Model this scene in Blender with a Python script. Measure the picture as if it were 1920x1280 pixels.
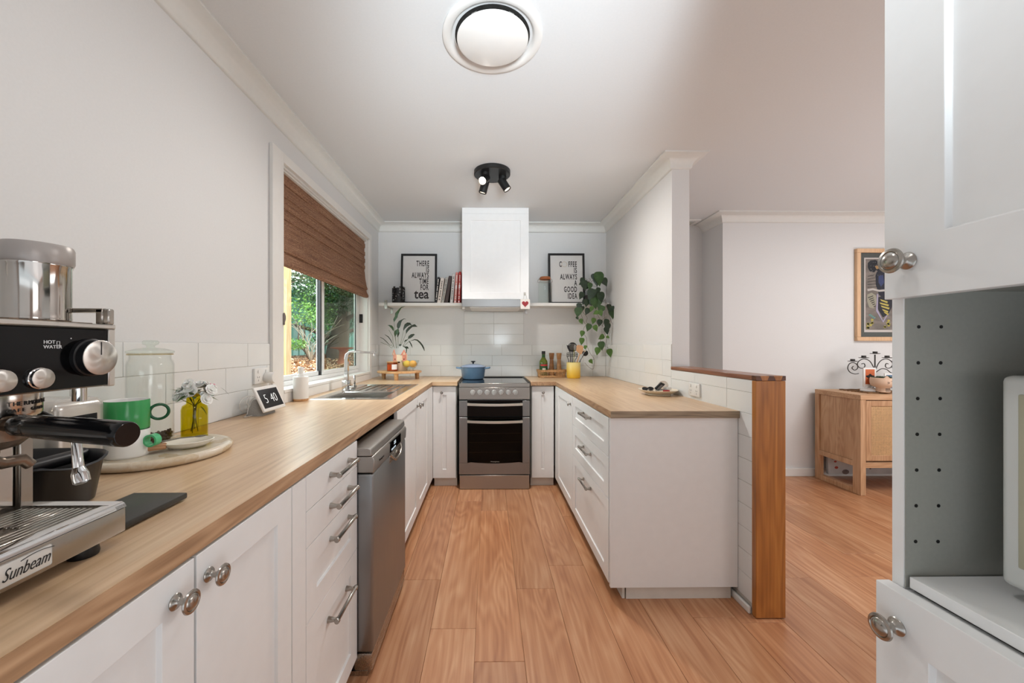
import bpy, bmesh, math, random
from mathutils import Vector, Matrix
R = math.radians
for o in list(bpy.data.objects): bpy.data.objects.remove(o)
C = bpy.context.scene.collection
SC = bpy.context.scene
# ---------------------------------------------------------------- camera
CAM_H, FPX, YAW = 1.2224, 719.4, 0.0113
cam = bpy.data.cameras.new('camera'); cam.sensor_width = 36; cam.lens = FPX/1920*36
cam.shift_x = (960-924.1)/1920; cam.shift_y = (648.3-640)/1920; cam.clip_start = 0.02
co = bpy.data.objects.new('camera', cam); C.objects.link(co)
co.location = (0, 0, CAM_H); co.rotation_euler = (math.pi/2, 0, -YAW); SC.camera = co
# ---------------------------------------------------------------- world, lights, exposure
w = bpy.data.worlds.new('world'); SC.world = w; w.use_nodes = True
bg = w.node_tree.nodes['Background']; bg.inputs[0].default_value = (0.90, 0.95, 1.0, 1); bg.inputs[1].default_value = 8.0
SC.view_settings.view_transform = 'Standard'; SC.view_settings.look = 'None'
SC.view_settings.gamma = 1; SC.view_settings.use_curve_mapping = False
SC.view_settings.exposure = 0.17
def area(name, loc, rot, sx, sy, power, col=(1, .96, .92)):
    l = bpy.data.lights.new(name, 'AREA'); l.shape = 'RECTANGLE'; l.size = sx; l.size_y = sy; l.energy = power; l.color = col
    o = bpy.data.objects.new(name, l); C.objects.link(o); o.location = loc; o.rotation_euler = rot; return o
def spot(name, loc, target, power, ang, blend=.6, size=.03, col=(1, .955, .91)):
    l = bpy.data.lights.new(name, 'SPOT'); l.energy = power; l.spot_size = R(ang); l.spot_blend = blend; l.shadow_soft_size = size; l.color = col
    o = bpy.data.objects.new(name, l); C.objects.link(o); o.location = loc
    o.rotation_euler = (Vector(target)-Vector(loc)).to_track_quat('-Z', 'Y').to_euler(); return o
area('rear_fill_light', (0.3, -4.3, 1.5), (R(90), 0, 0), 3.0, 2.0, 8, (.90, .96, 1))  # added soft fill behind the camera; the wall there has no window
area('upward_fill_light', (0.4, -0.9, 0.8), (R(180-14), 0, 0), 2.6, 2.2, 18, (.74, .89, 1))  # invented up-facing fill that bounces off the near ceiling
spot('ceiling_fill_spot', (0.25, -0.45, 1.45), (0.12, 2.05, 2.46), 330, 50, 1.0, .22, (.82, .925, 1))  # added spot to brighten the kitchen ceiling and back wall
area('ceiling_lamp_light', (-0.22, 0.45, 2.44), (0, 0, 0), .14, .14, 3.0, (1, .98, .96))
area('living_overhead_fill', (3.6, 1.6, 2.44), (0, 0, 0), 1.0, 1.0, 38, (1, .985, .97))  # added overhead fill for the living room, no fitting behind it
area('living_rear_fill', (4.2, -4.3, 1.4), (R(90), 0, 0), 2.6, 2.0, 38, (.98, .98, 1))  # added fill from behind on the living room side, no window there
area('living_upward_fill', (4.0, 0.8, 0.5), (R(180), 0, 0), 2.0, 2.0, 50, (.90, .95, 1))  # added up-facing fill to lift the living room ceiling
s_ = bpy.data.lights.new('sun', 'SUN'); s_.energy = 3.5; s_.angle = R(12); s_.color = (1, .96, .88)
so = bpy.data.objects.new('sun', s_); C.objects.link(so); so.rotation_euler = Vector((-.9, .5, -1.6)).to_track_quat('-Z', 'Y').to_euler()
# ---------------------------------------------------------------- measuring rays (tape measure of the room)
_c, _s = math.cos(YAW), math.sin(YAW)
def ray(px, py):
    u = (px-924.1)/FPX; v = -(py-648.3)/FPX
    return Vector((_c*u+_s, -_s*u+_c, v))
O = Vector((0, 0, CAM_H))
def aY(px, py, Y): r = ray(px, py); return O+r*(Y/r.y)
def aX(px, py, X): r = ray(px, py); return O+r*(X/r.x)
def aZ(px, py, Z): r = ray(px, py); return O+r*((Z-CAM_H)/r.z)
# ---------------------------------------------------------------- materials
def lin(c):
    if isinstance(c, str): c = tuple(int(c[i:i+2], 16)/255 for i in (0, 2, 4))
    return tuple(x/12.92 if x <= .04045 else ((x+.055)/1.055)**2.4 for x in c[:3])+(1,)
MC = {}
class NT:
    def __init__(s, name):
        s.m = bpy.data.materials.new(name); s.m.use_nodes = True; s.t = s.m.node_tree; s.b = s.t.nodes['Principled BSDF']; s.out = s.t.nodes['Material Output']
    def n(s, typ, **kw):
        q = s.t.nodes.new(typ)
        for k, v in kw.items():
            if k.startswith('i_'):
                k = k[2:].replace('_', ' '); q.inputs[int(k) if k.isdigit() else k].default_value = v
            else: setattr(q, k, v)
        return q
    def l(s, a, b): s.t.links.new(a, b)
    def ramp(s, fac, stops):
        q = s.n('ShaderNodeValToRGB'); e = q.color_ramp.elements
        while len(e) < len(stops): e.new(.5)
        for el, (p, c) in zip(e, stops): el.position = p; el.color = c
        s.l(fac, q.inputs[0]); return q
    def bump(s, h, strength, dist=.002):
        q = s.n('ShaderNodeBump'); q.inputs['Strength'].default_value = strength; q.inputs['Distance'].default_value = dist
        s.l(h, q.inputs['Height']); s.l(q.outputs[0], s.b.inputs['Normal']); return q
def mat(name, col, rough=.5, metal=0, noise=0, nscale=30, bump=0, coat=0, emit=None, estr=0, spec=.5, trans=0, ior=1.45, stretch=(1, 1, 1), sss=0):
    if name in MC: return MC[name]
    t = NT(name); b = t.b; c = lin(col)
    b.inputs['Base Color'].default_value = c; b.inputs['Roughness'].default_value = rough; b.inputs['Metallic'].default_value = metal
    b.inputs['Specular IOR Level'].default_value = spec; b.inputs['Coat Weight'].default_value = coat; b.inputs['Coat Roughness'].default_value = .08
    b.inputs['Transmission Weight'].default_value = trans; b.inputs['IOR'].default_value = ior
    if sss: b.inputs['Subsurface Weight'].default_value = sss; b.inputs['Subsurface Scale'].default_value = .01
    if emit: b.inputs['Emission Color'].default_value = lin(emit); b.inputs['Emission Strength'].default_value = estr
    tc = t.n('ShaderNodeTexCoord'); mp = t.n('ShaderNodeMapping'); mp.inputs['Scale'].default_value = stretch
    t.l(tc.outputs['Object'], mp.inputs[0]); nz = t.n('ShaderNodeTexNoise'); nz.inputs['Scale'].default_value = nscale; nz.inputs['Detail'].default_value = 3
    t.l(mp.outputs[0], nz.inputs['Vector'])
    v = max(noise, .012)
    rp = t.ramp(nz.outputs['Fac'], [(.3, tuple(max(0, x*(1-v)) for x in c[:3])+(1,)), (.7, tuple(min(1, x*(1+v)) for x in c[:3])+(1,))])
    t.l(rp.outputs[0], b.inputs['Base Color'])
    if bump: t.bump(nz.outputs['Fac'], bump)
    MC[name] = t.m; return t.m
def wood(name, dark, mid, light, axis=1, scale=1, rough=.4, rings=.5, bump=.15, rnd=True, fine=1, coat=0, boards=0, bax=0):
    if name in MC: return MC[name]
    t = NT(name); b = t.b; b.inputs['Roughness'].default_value = rough; b.inputs['Coat Weight'].default_value = coat; b.inputs['Coat Roughness'].default_value = .12
    tc = t.n('ShaderNodeTexCoord'); vec = tc.outputs['Object']
    if rnd:
        oi = t.n('ShaderNodeObjectInfo'); m = t.n('ShaderNodeVectorMath', operation='SCALE'); cb = t.n('ShaderNodeCombineXYZ')
        for i in range(3): t.l(oi.outputs['Random'], cb.inputs[i])
        t.l(cb.outputs[0], m.inputs[0]); m.inputs['Scale'].default_value = 37.0
        a = t.n('ShaderNodeVectorMath', operation='ADD'); t.l(vec, a.inputs[0]); t.l(m.outputs[0], a.inputs[1]); vec = a.outputs[0]
    def noise(st, across, sc, det=4, dist=0):
        mp = t.n('ShaderNodeMapping'); s3 = [across]*3; s3[axis] = st; mp.inputs['Scale'].default_value = s3; t.l(vec, mp.inputs[0])
        nz = t.n('ShaderNodeTexNoise'); nz.inputs['Scale'].default_value = sc; nz.inputs['Detail'].default_value = det; nz.inputs['Distortion'].default_value = dist
        t.l(mp.outputs[0], nz.inputs['Vector']); return nz.outputs['Fac']
    n1 = noise(.22, 1.6, 2.2*scale, 2, .3)                       # cathedral figure
    mu = t.n('ShaderNodeMath', operation='MULTIPLY', i_1=95.0); t.l(n1, mu.inputs[0])
    sn = t.n('ShaderNodeMath', operation='SINE'); t.l(mu.outputs[0], sn.inputs[0])
    m2 = t.n('ShaderNodeMath', operation='MULTIPLY_ADD', i_1=.11*rings, i_2=0.0); t.l(sn.outputs[0], m2.inputs[0])
    n2 = noise(.03, 1, 55*scale*fine, 5)                          # fine pores
    n3 = noise(.25, 1, 3.2*scale, 3, .5)                          # slow tone
    s1 = t.n('ShaderNodeMath', operation='MULTIPLY_ADD', i_1=.55); t.l(n2, s1.inputs[0]); t.l(m2.outputs[0], s1.inputs[2])
    s2 = t.n('ShaderNodeMath', operation='MULTIPLY_ADD', i_1=.45); t.l(n3, s2.inputs[0]); t.l(s1.outputs[0], s2.inputs[2])
    rp = t.ramp(s2.outputs[0], [(.3, lin(dark)), (.5, lin(mid)), (.72, lin(light))]); col = rp.outputs[0]
    if rnd:
        hv = t.n('ShaderNodeHueSaturation'); mr = t.n('ShaderNodeMapRange'); mr.inputs[3].default_value = .88; mr.inputs[4].default_value = 1.1
        t.l(oi.outputs['Random'], mr.inputs[0]); t.l(mr.outputs[0], hv.inputs['Value']); t.l(col, hv.inputs['Color']); col = hv.outputs[0]
    if boards:                                                    # printed board seams of the laminate
        sp = t.n('ShaderNodeSeparateXYZ'); t.l(tc.outputs['Object'], sp.inputs[0])
        d = t.n('ShaderNodeMath', operation='DIVIDE', i_1=boards); t.l(sp.outputs[bax], d.inputs[0])
        fl = t.n('ShaderNodeMath', operation='FLOOR'); t.l(d.outputs[0], fl.inputs[0])
        wn = t.n('ShaderNodeTexWhiteNoise', noise_dimensions='1D'); t.l(fl.outputs[0], wn.inputs['W'])
        hv = t.n('ShaderNodeHueSaturation'); mr = t.n('ShaderNodeMapRange'); mr.inputs[3].default_value = .94; mr.inputs[4].default_value = 1.06
        t.l(wn.outputs['Value'], mr.inputs[0]); t.l(mr.outputs[0], hv.inputs['Value']); t.l(col, hv.inputs['Color']); col = hv.outputs[0]
    t.l(col, b.inputs['Base Color'])
    if bump: t.bump(n2, bump, .0006)
    MC[name] = t.m; return t.m
def glass(name, tint='FFFFFF', refl=1.0, dens=1.0, rough=.0):
    if name in MC: return MC[name]
    t = NT(name); t.t.nodes.remove(t.b)
    tr = t.n('ShaderNodeBsdfTransparent'); tr.inputs[0].default_value = lin(tint)
    gl = t.n('ShaderNodeBsdfGlossy'); gl.inputs['Roughness'].default_value = rough
    lw = t.n('ShaderNodeLayerWeight'); lw.inputs[0].default_value = .5
    pw = t.n('ShaderNodeMath', operation='POWER', i_1=4.5); t.l(lw.outputs['Facing'], pw.inputs[0])
    mu = t.n('ShaderNodeMath', operation='MULTIPLY_ADD', i_1=.75*refl, i_2=.035*refl); t.l(pw.outputs[0], mu.inputs[0])
    mx = t.n('ShaderNodeMixShader'); t.l(mu.outputs[0], mx.inputs[0]); t.l(tr.outputs[0], mx.inputs[1]); t.l(gl.outputs[0], mx.inputs[2])
    t.l(mx.outputs[0], t.out.inputs[0]); MC[name] = t.m; return t.m
def steel(name, col, rough=.28, axis=1, amt=.5):
    amt *= .45
    if name in MC: return MC[name]
    t = NT(name); b = t.b; b.inputs['Base Color'].default_value = lin(col); b.inputs['Metallic'].default_value = 1
    tc = t.n('ShaderNodeTexCoord'); mp = t.n('ShaderNodeMapping'); s3 = [60]*3; s3[axis] = 1.2; mp.inputs['Scale'].default_value = s3
    t.l(tc.outputs['Object'], mp.inputs[0]); nz = t.n('ShaderNodeTexNoise'); nz.inputs['Scale'].default_value = 6; nz.inputs['Detail'].default_value = 4; t.l(mp.outputs[0], nz.inputs['Vector'])
    mr = t.n('ShaderNodeMapRange'); mr.inputs[3].default_value = rough*(1-amt*.4); mr.inputs[4].default_value = rough*(1+amt*.4); t.l(nz.outputs['Fac'], mr.inputs[0]); t.l(mr.outputs[0], b.inputs['Roughness'])
    t.bump(nz.outputs['Fac'], .012*amt, .0005); MC[name] = t.m; return t.m
PAINT = mat('wall_paint', 'DCDCDB', .65, noise=.012, nscale=140, bump=.04)
CEIL = mat('ceiling_paint', 'DADBDB', .75, noise=.012, nscale=120, bump=.02)
CORN = mat('cornice_paint', 'DEDEDA', .55, noise=.01, nscale=40)
TRIM = mat('trim_gloss_white', 'E6E4E0', .3, noise=.01, nscale=20)
TILE = mat('glazed_tile', 'E3E4E2', .1, noise=.02, nscale=7, bump=.05, spec=.5)
GROUT = mat('grout', 'B9B4AC', .8, noise=.06, nscale=90)
CAB = mat('cabinet_white', 'EBEBEA', .38, noise=.01, nscale=25)
CABIN = mat('cabinet_inside', 'B4B3AC', .55, noise=.02, nscale=120)
KICK = mat('kickboard', 'D5CFC6', .5, noise=.05, nscale=12)
LAM = wood('counter_oak_laminate', 'BC9873', 'D3B28E', 'E1C6A4', 1, 1.5, .3, .35, .08, False, 1, 0, .145, 0)
LAMX = wood('counter_oak_laminate_cross', 'BC9873', 'D3B28E', 'E1C6A4', 0, 1.5, .3, .35, .08, False, 1, 0, .145, 1)
LAMG = wood('counter_edge_grey_oak', '6B5B48', '94816A', 'AD9A80', 0, 2.2, .45, .5, .15, False)
LAME = wood('counter_edge_oak', '8F6D50', 'B08B69', 'C7A27F', 1, 2.2, .4, .8, .15, False)
FLOOR = wood('floor_blackbutt', 'A36B48', 'BC855E', 'D0A07A', 1, 1.5, .36, .55, .1, True, .8, .12)
POST = wood('oiled_hardwood_post', '8C5522', 'AC6C2E', 'C6863F', 2, 1.6, .35, .5, .15, False, .8, .2)
CAPW = wood('oiled_hardwood_cap', '5A3420', '7E5039', '99694D', 1, 1.6, .35, .8, .15, False, .8, .2)
DARKW = wood('dark_dovetail_wood', '3C2014', '55301D', '6B4028', 0, 2, .4, .6, .1, False)
CHROME = mat('chrome', 'D8D8D8', .06, 1)
NICKEL = mat('brushed_nickel', 'A9A49D', .24, 1, noise=.03, nscale=80)
STEEL = steel('brushed_steel', 'AAA7A2', .38, 0, 1)
STEELY = steel('brushed_steel_side', 'B0AAA2', .27, 1, 1)
STEELV = steel('brushed_steel_dishwasher', '939596', .40, 2, 1)
BLACK = mat('black_plastic', '141416', .35, noise=.05)
BLACKG = mat('black_gloss', '060607', .09, spec=.3)
BLACKM = mat('black_matt_metal', '161616', .45)
WHITE = mat('white_plastic', 'E6E4E0', .35)
CERAM = mat('white_ceramic', 'EDEBE7', .15)
GLASS = glass('clear_glass', 'F4F7F5')
PALEOAK = wood('pale_oak_turned', 'A87C4F', 'CF9F70', 'E2B98A', 0, 3, .4, .4, .08, False)
# ---------------------------------------------------------------- mesh builder
class B:
    def __init__(s): s.bm = bmesh.new(); s.mi = 0; s.M = Matrix()
    def _face(s, vs):
        try:
            f = s.bm.faces.new(vs); f.material_index = s.mi; return f
        except ValueError: return None
    def poly(s, pts):
        return s._face([s.bm.verts.new(s.M @ Vector(p)) for p in pts])
    def box(s, x0, x1, y0, y1, z0, z1, bev=0, seg=1, M=None):
        t = bmesh.new(); bmesh.ops.create_cube(t, size=1)
        for v in t.verts: v.co = Vector(((x0+x1)/2+v.co.x*(x1-x0), (y0+y1)/2+v.co.y*(y1-y0), (z0+z1)/2+v.co.z*(z1-z0)))
        if bev: bmesh.ops.bevel(t, geom=t.edges[:], offset=bev, segments=seg, profile=.5, affect='EDGES')
        s.merge(t, M); return s
    def merge(s, t, M=None):
        K = s.M @ M if M else s.M; mp = {}
        for v in t.verts: mp[v] = s.bm.verts.new(K @ v.co)
        for f in t.faces:
            q = s._face([mp[v] for v in f.verts])
        t.free()
    def lathe(s, prof, n=24, o=(0, 0, 0), ax=(0, 0, 1), a0=0, a1=2*math.pi, sx=1, sy=1):
        z = Vector(ax).normalized(); q = Matrix() if z.z > .9999 else z.to_track_quat('Z', 'Y').to_matrix().to_4x4(); K = s.M @ Matrix.Translation(o) @ q
        full = abs(a1-a0-2*math.pi) < 1e-6; cnt = n if full else n+1; rings = []
        for r, h in prof:
            if r < 1e-7: rings.append([s.bm.verts.new(K @ Vector((0, 0, h)))])
            else: rings.append([s.bm.verts.new(K @ Vector((r*sx*math.cos(a0+(a1-a0)*i/n), r*sy*math.sin(a0+(a1-a0)*i/n), h))) for i in range(cnt)])
        for A, Bq in zip(rings, rings[1:]):
            m = n
            for i in range(m):
                j = (i+1) % cnt if full else i+1
                if len(A) == 1 and len(Bq) == 1: continue
                if len(A) == 1: s._face([A[0], Bq[i], Bq[j]])
                elif len(Bq) == 1: s._face([A[i], Bq[0], A[j]])
                else: s._face([A[i], Bq[i], Bq[j], A[j]])
        return s
    def cyl(s, p0, p1, r0, r1=None, n=16, cap=True):
        r1 = r0 if r1 is None else r1; p0 = Vector(p0); d = Vector(p1)-p0; L = d.length
        pr = ([(0, 0)] if cap else [])+[(r0, 0), (r1, L)]+([(0, L)] if cap else [])
        return s.lathe(pr, n, p0, d)
    def tube(s, pts, r, n=8, cap=True):
        pts = [Vector(p) for p in pts]; rr = r if isinstance(r, (list, tuple)) else [r]*len(pts); rings = []; up = None
        for i, p in enumerate(pts):
            d = (pts[min(i+1, len(pts)-1)]-pts[max(i-1, 0)]).normalized()
            if up is None: up = Vector((0, 0, 1)) if abs(d.z) < .9 else Vector((1, 0, 0))
            a = d.cross(up).normalized(); up = a.cross(d).normalized()
            rings.append([s.bm.verts.new(s.M @ (p+(a*math.cos(2*math.pi*k/n)+up*math.sin(2*math.pi*k/n))*rr[i])) for k in range(n)])
        for A, Bq in zip(rings, rings[1:]):
            for k in range(n): s._face([A[k], A[(k+1) % n], Bq[(k+1) % n], Bq[k]])
        if cap: s._face(rings[0]); s._face(rings[-1][::-1])
        return s
    def prism(s, pts, fn, a, b):
        A = [s.bm.verts.new(s.M @ Vector(fn(u, v, a))) for u, v in pts]; Bq = [s.bm.verts.new(s.M @ Vector(fn(u, v, b))) for u, v in pts]; n = len(pts)
        s._face(A); s._face(Bq[::-1])
        for i in range(n): s._face([A[i], Bq[i], Bq[(i+1) % n], A[(i+1) % n]])
        return s
    def ball(s, c, r, n=16, m=10, sc=(1, 1, 1)):
        c = Vector(c); K = s.M; rows = []
        for i in range(m+1):
            th = math.pi*i/m
            if i in (0, m): rows.append([s.bm.verts.new(K @ (c+Vector((0, 0, r*sc[2]*math.cos(th)))))])
            else: rows.append([s.bm.verts.new(K @ (c+Vector((r*sc[0]*math.sin(th)*math.cos(2*math.pi*k/n), r*sc[1]*math.sin(th)*math.sin(2*math.pi*k/n), r*sc[2]*math.cos(th))))) for k in range(n)])
        for A, Bq in zip(rows, rows[1:]):
            for k in range(n):
                j = (k+1) % n
                if len(A) == 1: s._face([A[0], Bq[k], Bq[j]])
                elif len(Bq) == 1: s._face([A[k], Bq[0], A[j]])
                else: s._face([A[k], Bq[k], Bq[j], A[j]])
        return s
    def done(s, name, mats, parent=None, smooth=True, world=False, ang=38, recalc=True, bevel=0):
        bm = s.bm
        if recalc: bmesh.ops.recalc_face_normals(bm, faces=bm.faces[:])
        if world and parent is not None: bmesh.ops.transform(bm, matrix=WM[parent].inverted(), verts=bm.verts[:])
        if smooth:
            for f in bm.faces: f.smooth = True
            ca = R(ang)
            for e in bm.edges:
                if len(e.link_faces) == 2 and e.calc_face_angle(0) > ca: e.smooth = False
        me = bpy.data.meshes.new(name); bm.to_mesh(me); bm.free()
        for m in (mats if isinstance(mats, (list, tuple)) else [mats]): me.materials.append(m)
        o = bpy.data.objects.new(name, me); C.objects.link(o)
        if parent is not None: o.parent = parent; WM[o] = WM[parent]
        else: WM[o] = Matrix()
        if bevel:
            md = o.modifiers.new('bevel', 'BEVEL'); md.width = bevel; md.segments = 2; md.limit_method = 'ANGLE'; md.angle_limit = R(50)
        return o
WM = {}
def thing(name, label, cat, loc=(0, 0, 0), rz=0, group=None, rot=None):
    o = bpy.data.objects.new(name, None); o.empty_display_size = .05; C.objects.link(o); o.location = loc; o.rotation_euler = rot or (0, 0, rz)
    WM[o] = Matrix.Translation(loc) @ o.rotation_euler.to_matrix().to_4x4()
    o['label'] = label; o['category'] = cat
    if group: o['group'] = group
    return o
def tag(o, label, cat, group=None):
    o['label'] = label; o['category'] = cat
    if group: o['group'] = group
    return o
def struct(o): o['kind'] = 'structure'; return o
def stuff(o): o['kind'] = 'stuff'; return o
def text(name, body, size, M, mt, parent, sx=1, align='LEFT', ext=.0004, off=0, shear=0, world=False, spacing=1):
    cu = bpy.data.curves.new(name, 'FONT'); cu.body = body; cu.size = size; cu.align_x = align; cu.extrude = ext; cu.offset = off; cu.shear = shear; cu.space_character = spacing; cu.resolution_u = 3
    t = bpy.data.objects.new(name, cu); C.objects.link(t); bpy.context.view_layer.update()
    me = bpy.data.meshes.new_from_object(t.evaluated_get(bpy.context.evaluated_depsgraph_get()))
    bpy.data.objects.remove(t); bpy.data.curves.remove(cu)
    K = M @ Matrix.Diagonal((sx, 1, 1, 1))
    if world: K = WM[parent].inverted() @ K
    me.transform(K); me.materials.clear(); me.materials.append(mt); me.name = name
    o = bpy.data.objects.new(name, me); C.objects.link(o); o.parent = parent; WM[o] = WM[parent]; return o
def frame_m(o, x, y):          # matrix with local x, y directions given
    x = Vector(x).normalized(); y = Vector(y).normalized(); z = x.cross(y)
    return Matrix.Translation(o) @ Matrix((x, y, z)).transposed().to_4x4()
# ---------------------------------------------------------------- dimensions
XL, XR, YB, CZ, TT = -1.121, 1.205, 3.918, 2.466, .912   # left wall, right wall, back wall, ceiling, worktop
TH = .1075                                            # tile course
YE = 2.507                                            # near end of the full height right wall
# ================================================================ SETTING
b = B(); b.box(-1.3, 6.2, -4.6, 7.4, -.12, -.007); FL = struct(b.done('floor', FLOOR, smooth=False))
random.seed(3)
PW, PL = .195, 1.364
def mk_board():
    b = B(); b.box(.0005, PW-.0005, .0006, PL-.0006, -.0069, 0, .0009); return b.done('floorboard', FLOOR, FL, smooth=False)
bd0 = mk_board(); joint = {-1: 2.011, 0: 1.662, 1: 1.486, 2: 1.931, 3: 2.133}
first = True
for k in range(-2, 28):
    x = -.25+PW*k; j = joint.get(k, random.uniform(0, PL)) % PL; y = j-PL*1
    while y < 3.75:
        if y+PL > .9:
            if x > 1.2 or (y < 3.5):
                o = bd0 if first else bd0.copy()
                if not first: C.objects.link(o)
                first = False; o.location = (x, y, 0)
        y += PL
b = B(); b.box(-1.35, 6.3, -4.7, 7.4, CZ, CZ+.12); struct(b.done('ceiling', CEIL, smooth=False))
# left wall with the window opening
WY0, WY1, WZ0, WZ1 = 2.078, 3.58, .985, 2.21
b = B()
for a in ((-4.7, WY0, 0, CZ), (WY1, YB+.1, 0, CZ), (WY0, WY1, 0, WZ0-.019), (WY0, WY1, WZ1, CZ)): b.box(XL-.13, XL, a[0], a[1], a[2]-.1*(a[2] == 0), a[3])
WL = struct(b.done('wall_left', PAINT, smooth=False))
b = B(); b.box(XL-.13, 2.2, YB, YB+.1, -.1, CZ); WB = struct(b.done('wall_back', PAINT, smooth=False))
b = B(); b.box(XR, 1.32, YE, YB, 0, CZ); b.box(XR+.0, 1.32, 1.731, YE, 0, 1.066); WR = struct(b.done('wall_right', PAINT, smooth=False))
b = B(); b.box(2.2, 6.2, 3.58, 3.70, -.1, CZ); struct(b.done('wall_far', PAINT, smooth=False))
b = B(); b.box(2.2, 2.3, 3.7, 7.3, -.1, CZ); b.box(1.0, 2.3, 7.2, 7.3, -.1, CZ); b.box(1.22, 1.32, YB, 7.3, -.1, CZ); struct(b.done('wall_hall', PAINT, smooth=False))
b = B(); b.box(-1.3, 6.2, -4.7, -4.6, -.1, CZ); struct(b.done('wall_behind', PAINT, smooth=False))
b = B(); b.box(6.1, 6.2, -4.7, 3.58, -.1, CZ); struct(b.done('wall_living', PAINT, smooth=False))
# cove cornice
def cornice(name, path, closed=False):
    prof = [(0, 2.379), (.004, 2.379), (.010, 2.386)]
    for i in range(9):
        a = i/8*math.pi/2; prof.append((.078-.066*math.cos(a), 2.388+.066*math.sin(a)))
    prof += [(.083, 2.456), (.083, CZ), (0, CZ)]
    P = [Vector(p) for p in path]; b = B(); rings = []
    for i, p in enumerate(P):
        d1 = (P[i]-P[i-1]).normalized() if i else None; d2 = (P[i+1]-P[i]).normalized() if i < len(P)-1 else None
        n1 = Vector((-d1.y, d1.x)) if d1 else None; n2 = Vector((-d2.y, d2.x)) if d2 else None
        if n1 is None: n = n2
        elif n2 is None: n = n1
        else: n = (n1+n2); n = n/(n.dot(n1))
        rings.append([b.bm.verts.new((p.x+n.x*d, p.y+n.y*d, z)) for d, z in prof])
    for A, Q in zip(rings, rings[1:]):
        m = len(prof)
        for k in range(m): b._face([A[k], Q[k], Q[(k+1) % m], A[(k+1) % m]])
    b._face(rings[0]); b._face(rings[-1][::-1]); return struct(b.done(name, CORN, ang=50))
cornice('trim_1', [(1.32, 7.0), (1.32, YE), (XR, YE), (XR, YB), (XL, YB), (XL, -4.6)])
cornice('trim_2', [(6.1, 3.58), (2.2, 3.58), (2.2, 7.0)])
b = B(); b.box(2.19, 6.1, 3.562, 3.58, 0, .075, .003); struct(b.done('baseboard_far', TRIM))
# ---- tiles: each a child of its wall
TC = {}
def tile(wall, ax, pos, sgn, u0, u1, z0, z1, g=.0009):
    w, h = round(u1-u0, 4), round(z1-z0, 4); key = (ax, w, h, sgn)
    if key not in TC:
        b = B()
        if ax == 'x': b.box(0 if sgn > 0 else -.006, .006 if sgn > 0 else 0, g, w-g, g, h-g, .0012)
        else: b.box(g, w-g, -.006, 0, g, h-g, .0012)
        o = b.done('tile', TILE, wall, smooth=False); TC[key] = o; 
    else: o = TC[key].copy(); C.objects.link(o)
    o.location = (pos, u0, z0) if ax == 'x' else (u0, pos, z0)
def course(wall, ax, pos, sgn, a, b_, joints0, pitch, z0, z1):
    us = [a]; u = joints0
    while u-pitch > a+.004: u -= pitch
    while u <= a+.004: u += pitch
    while u < b_-.004: us.append(u); u += pitch
    us.append(b_)
    for p, q in zip(us, us[1:]): tile(wall, ax, pos, sgn, p, q, z0, z1)
def backing(name, x0, x1, y0, y1, z0, z1, wall):
    b = B(); b.box(x0, x1, y0, y1, z0, z1); b.done(name, GROUT, wall, smooth=False)
z3 = [TT+TH*i for i in range(4)]
cy = 1.972; backing('grout', XL, XL+.004, .2, cy, TT-.03, z3[3], WL)
for i, j in ((2, 1.487), (1, 1.642), (0, 1.487)): course(WL, 'x', XL, 1, .2, cy, j, .303, z3[i], z3[i+1])
backing('grout', XL, XL+.004, 3.628, YB, TT-.03, z3[3], WL)
for i in range(3): course(WL, 'x', XL, 1, 3.628, YB-.004, 3.75 if i % 2 else 9, .303, z3[i], z3[i+1])
backing('grout', XL, XR, YB-.004, YB, TT-.03, z3[3], WB)
jx = lambda px: aY(px, 660, YB-.006).x
for i, j in ((2, 883.5), (1, 865.5), (0, 883.5)): course(WB, 'y', YB, 1, XL+.006, XR-.006, jx(j), .3105, z3[i], z3[i+1])
hx0 = jx(870); backing('grout', hx0, hx0+.608, YB-.004, YB, z3[3], 1.575, WB)
for r in range(3):
    for c in range(2): tile(WB, 'y', YB, 1, hx0+.304*c, hx0+.304*(c+1), z3[3]+TH*r, z3[3]+TH*(r+1))
for c in range(2): tile(WB, 'y', YB, 1, hx0+.304*c, hx0+.304*(c+1), z3[3]+TH*3, 1.57)
backing('grout', XR-.004, XR, YE, YB, TT-.03, z3[3], WR); backing('grout', XR-.004, XR, 1.731, YE, 0, 1.066, WR)
for i, j in ((2, 2.645), (1, 2.632), (0, 2.72)): course(WR, 'x', XR, -1, YE, YB-.006, j, .305, z3[i], z3[i+1])
course(WR, 'x', XR, -1, 1.731, YE, 2.221, .302, z3[1]-.011, 1.066)
course(WR, 'x', XR, -1, 1.731, YE, 1.919, .302, z3[0]-.002, z3[1]-.011)
zt = TT-.002
while zt > .07:
    course(WR, 'x', XR, -1, 1.731, 2.1, 1.919, .302, max(zt-TH, .02), zt); zt -= TH
b = B(); b.box(XR-.02, XR-.006, 1.735, 1.95, 0, .035, .006, 3); struct(b.done('baseboard_right', TRIM))
# gloss end lining of the pony wall behind + hardwood cap and post
t = thing('timber_end_post', 'reddish oiled hardwood post capping the end of the half wall', 'post', (1.263, 1.715, 0))
b = B(); b.box(1.1965, 1.3305, 1.702, 1.731, .004, 1.066, .002, 1); b.done('upright_board', POST, t, world=True)
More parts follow.
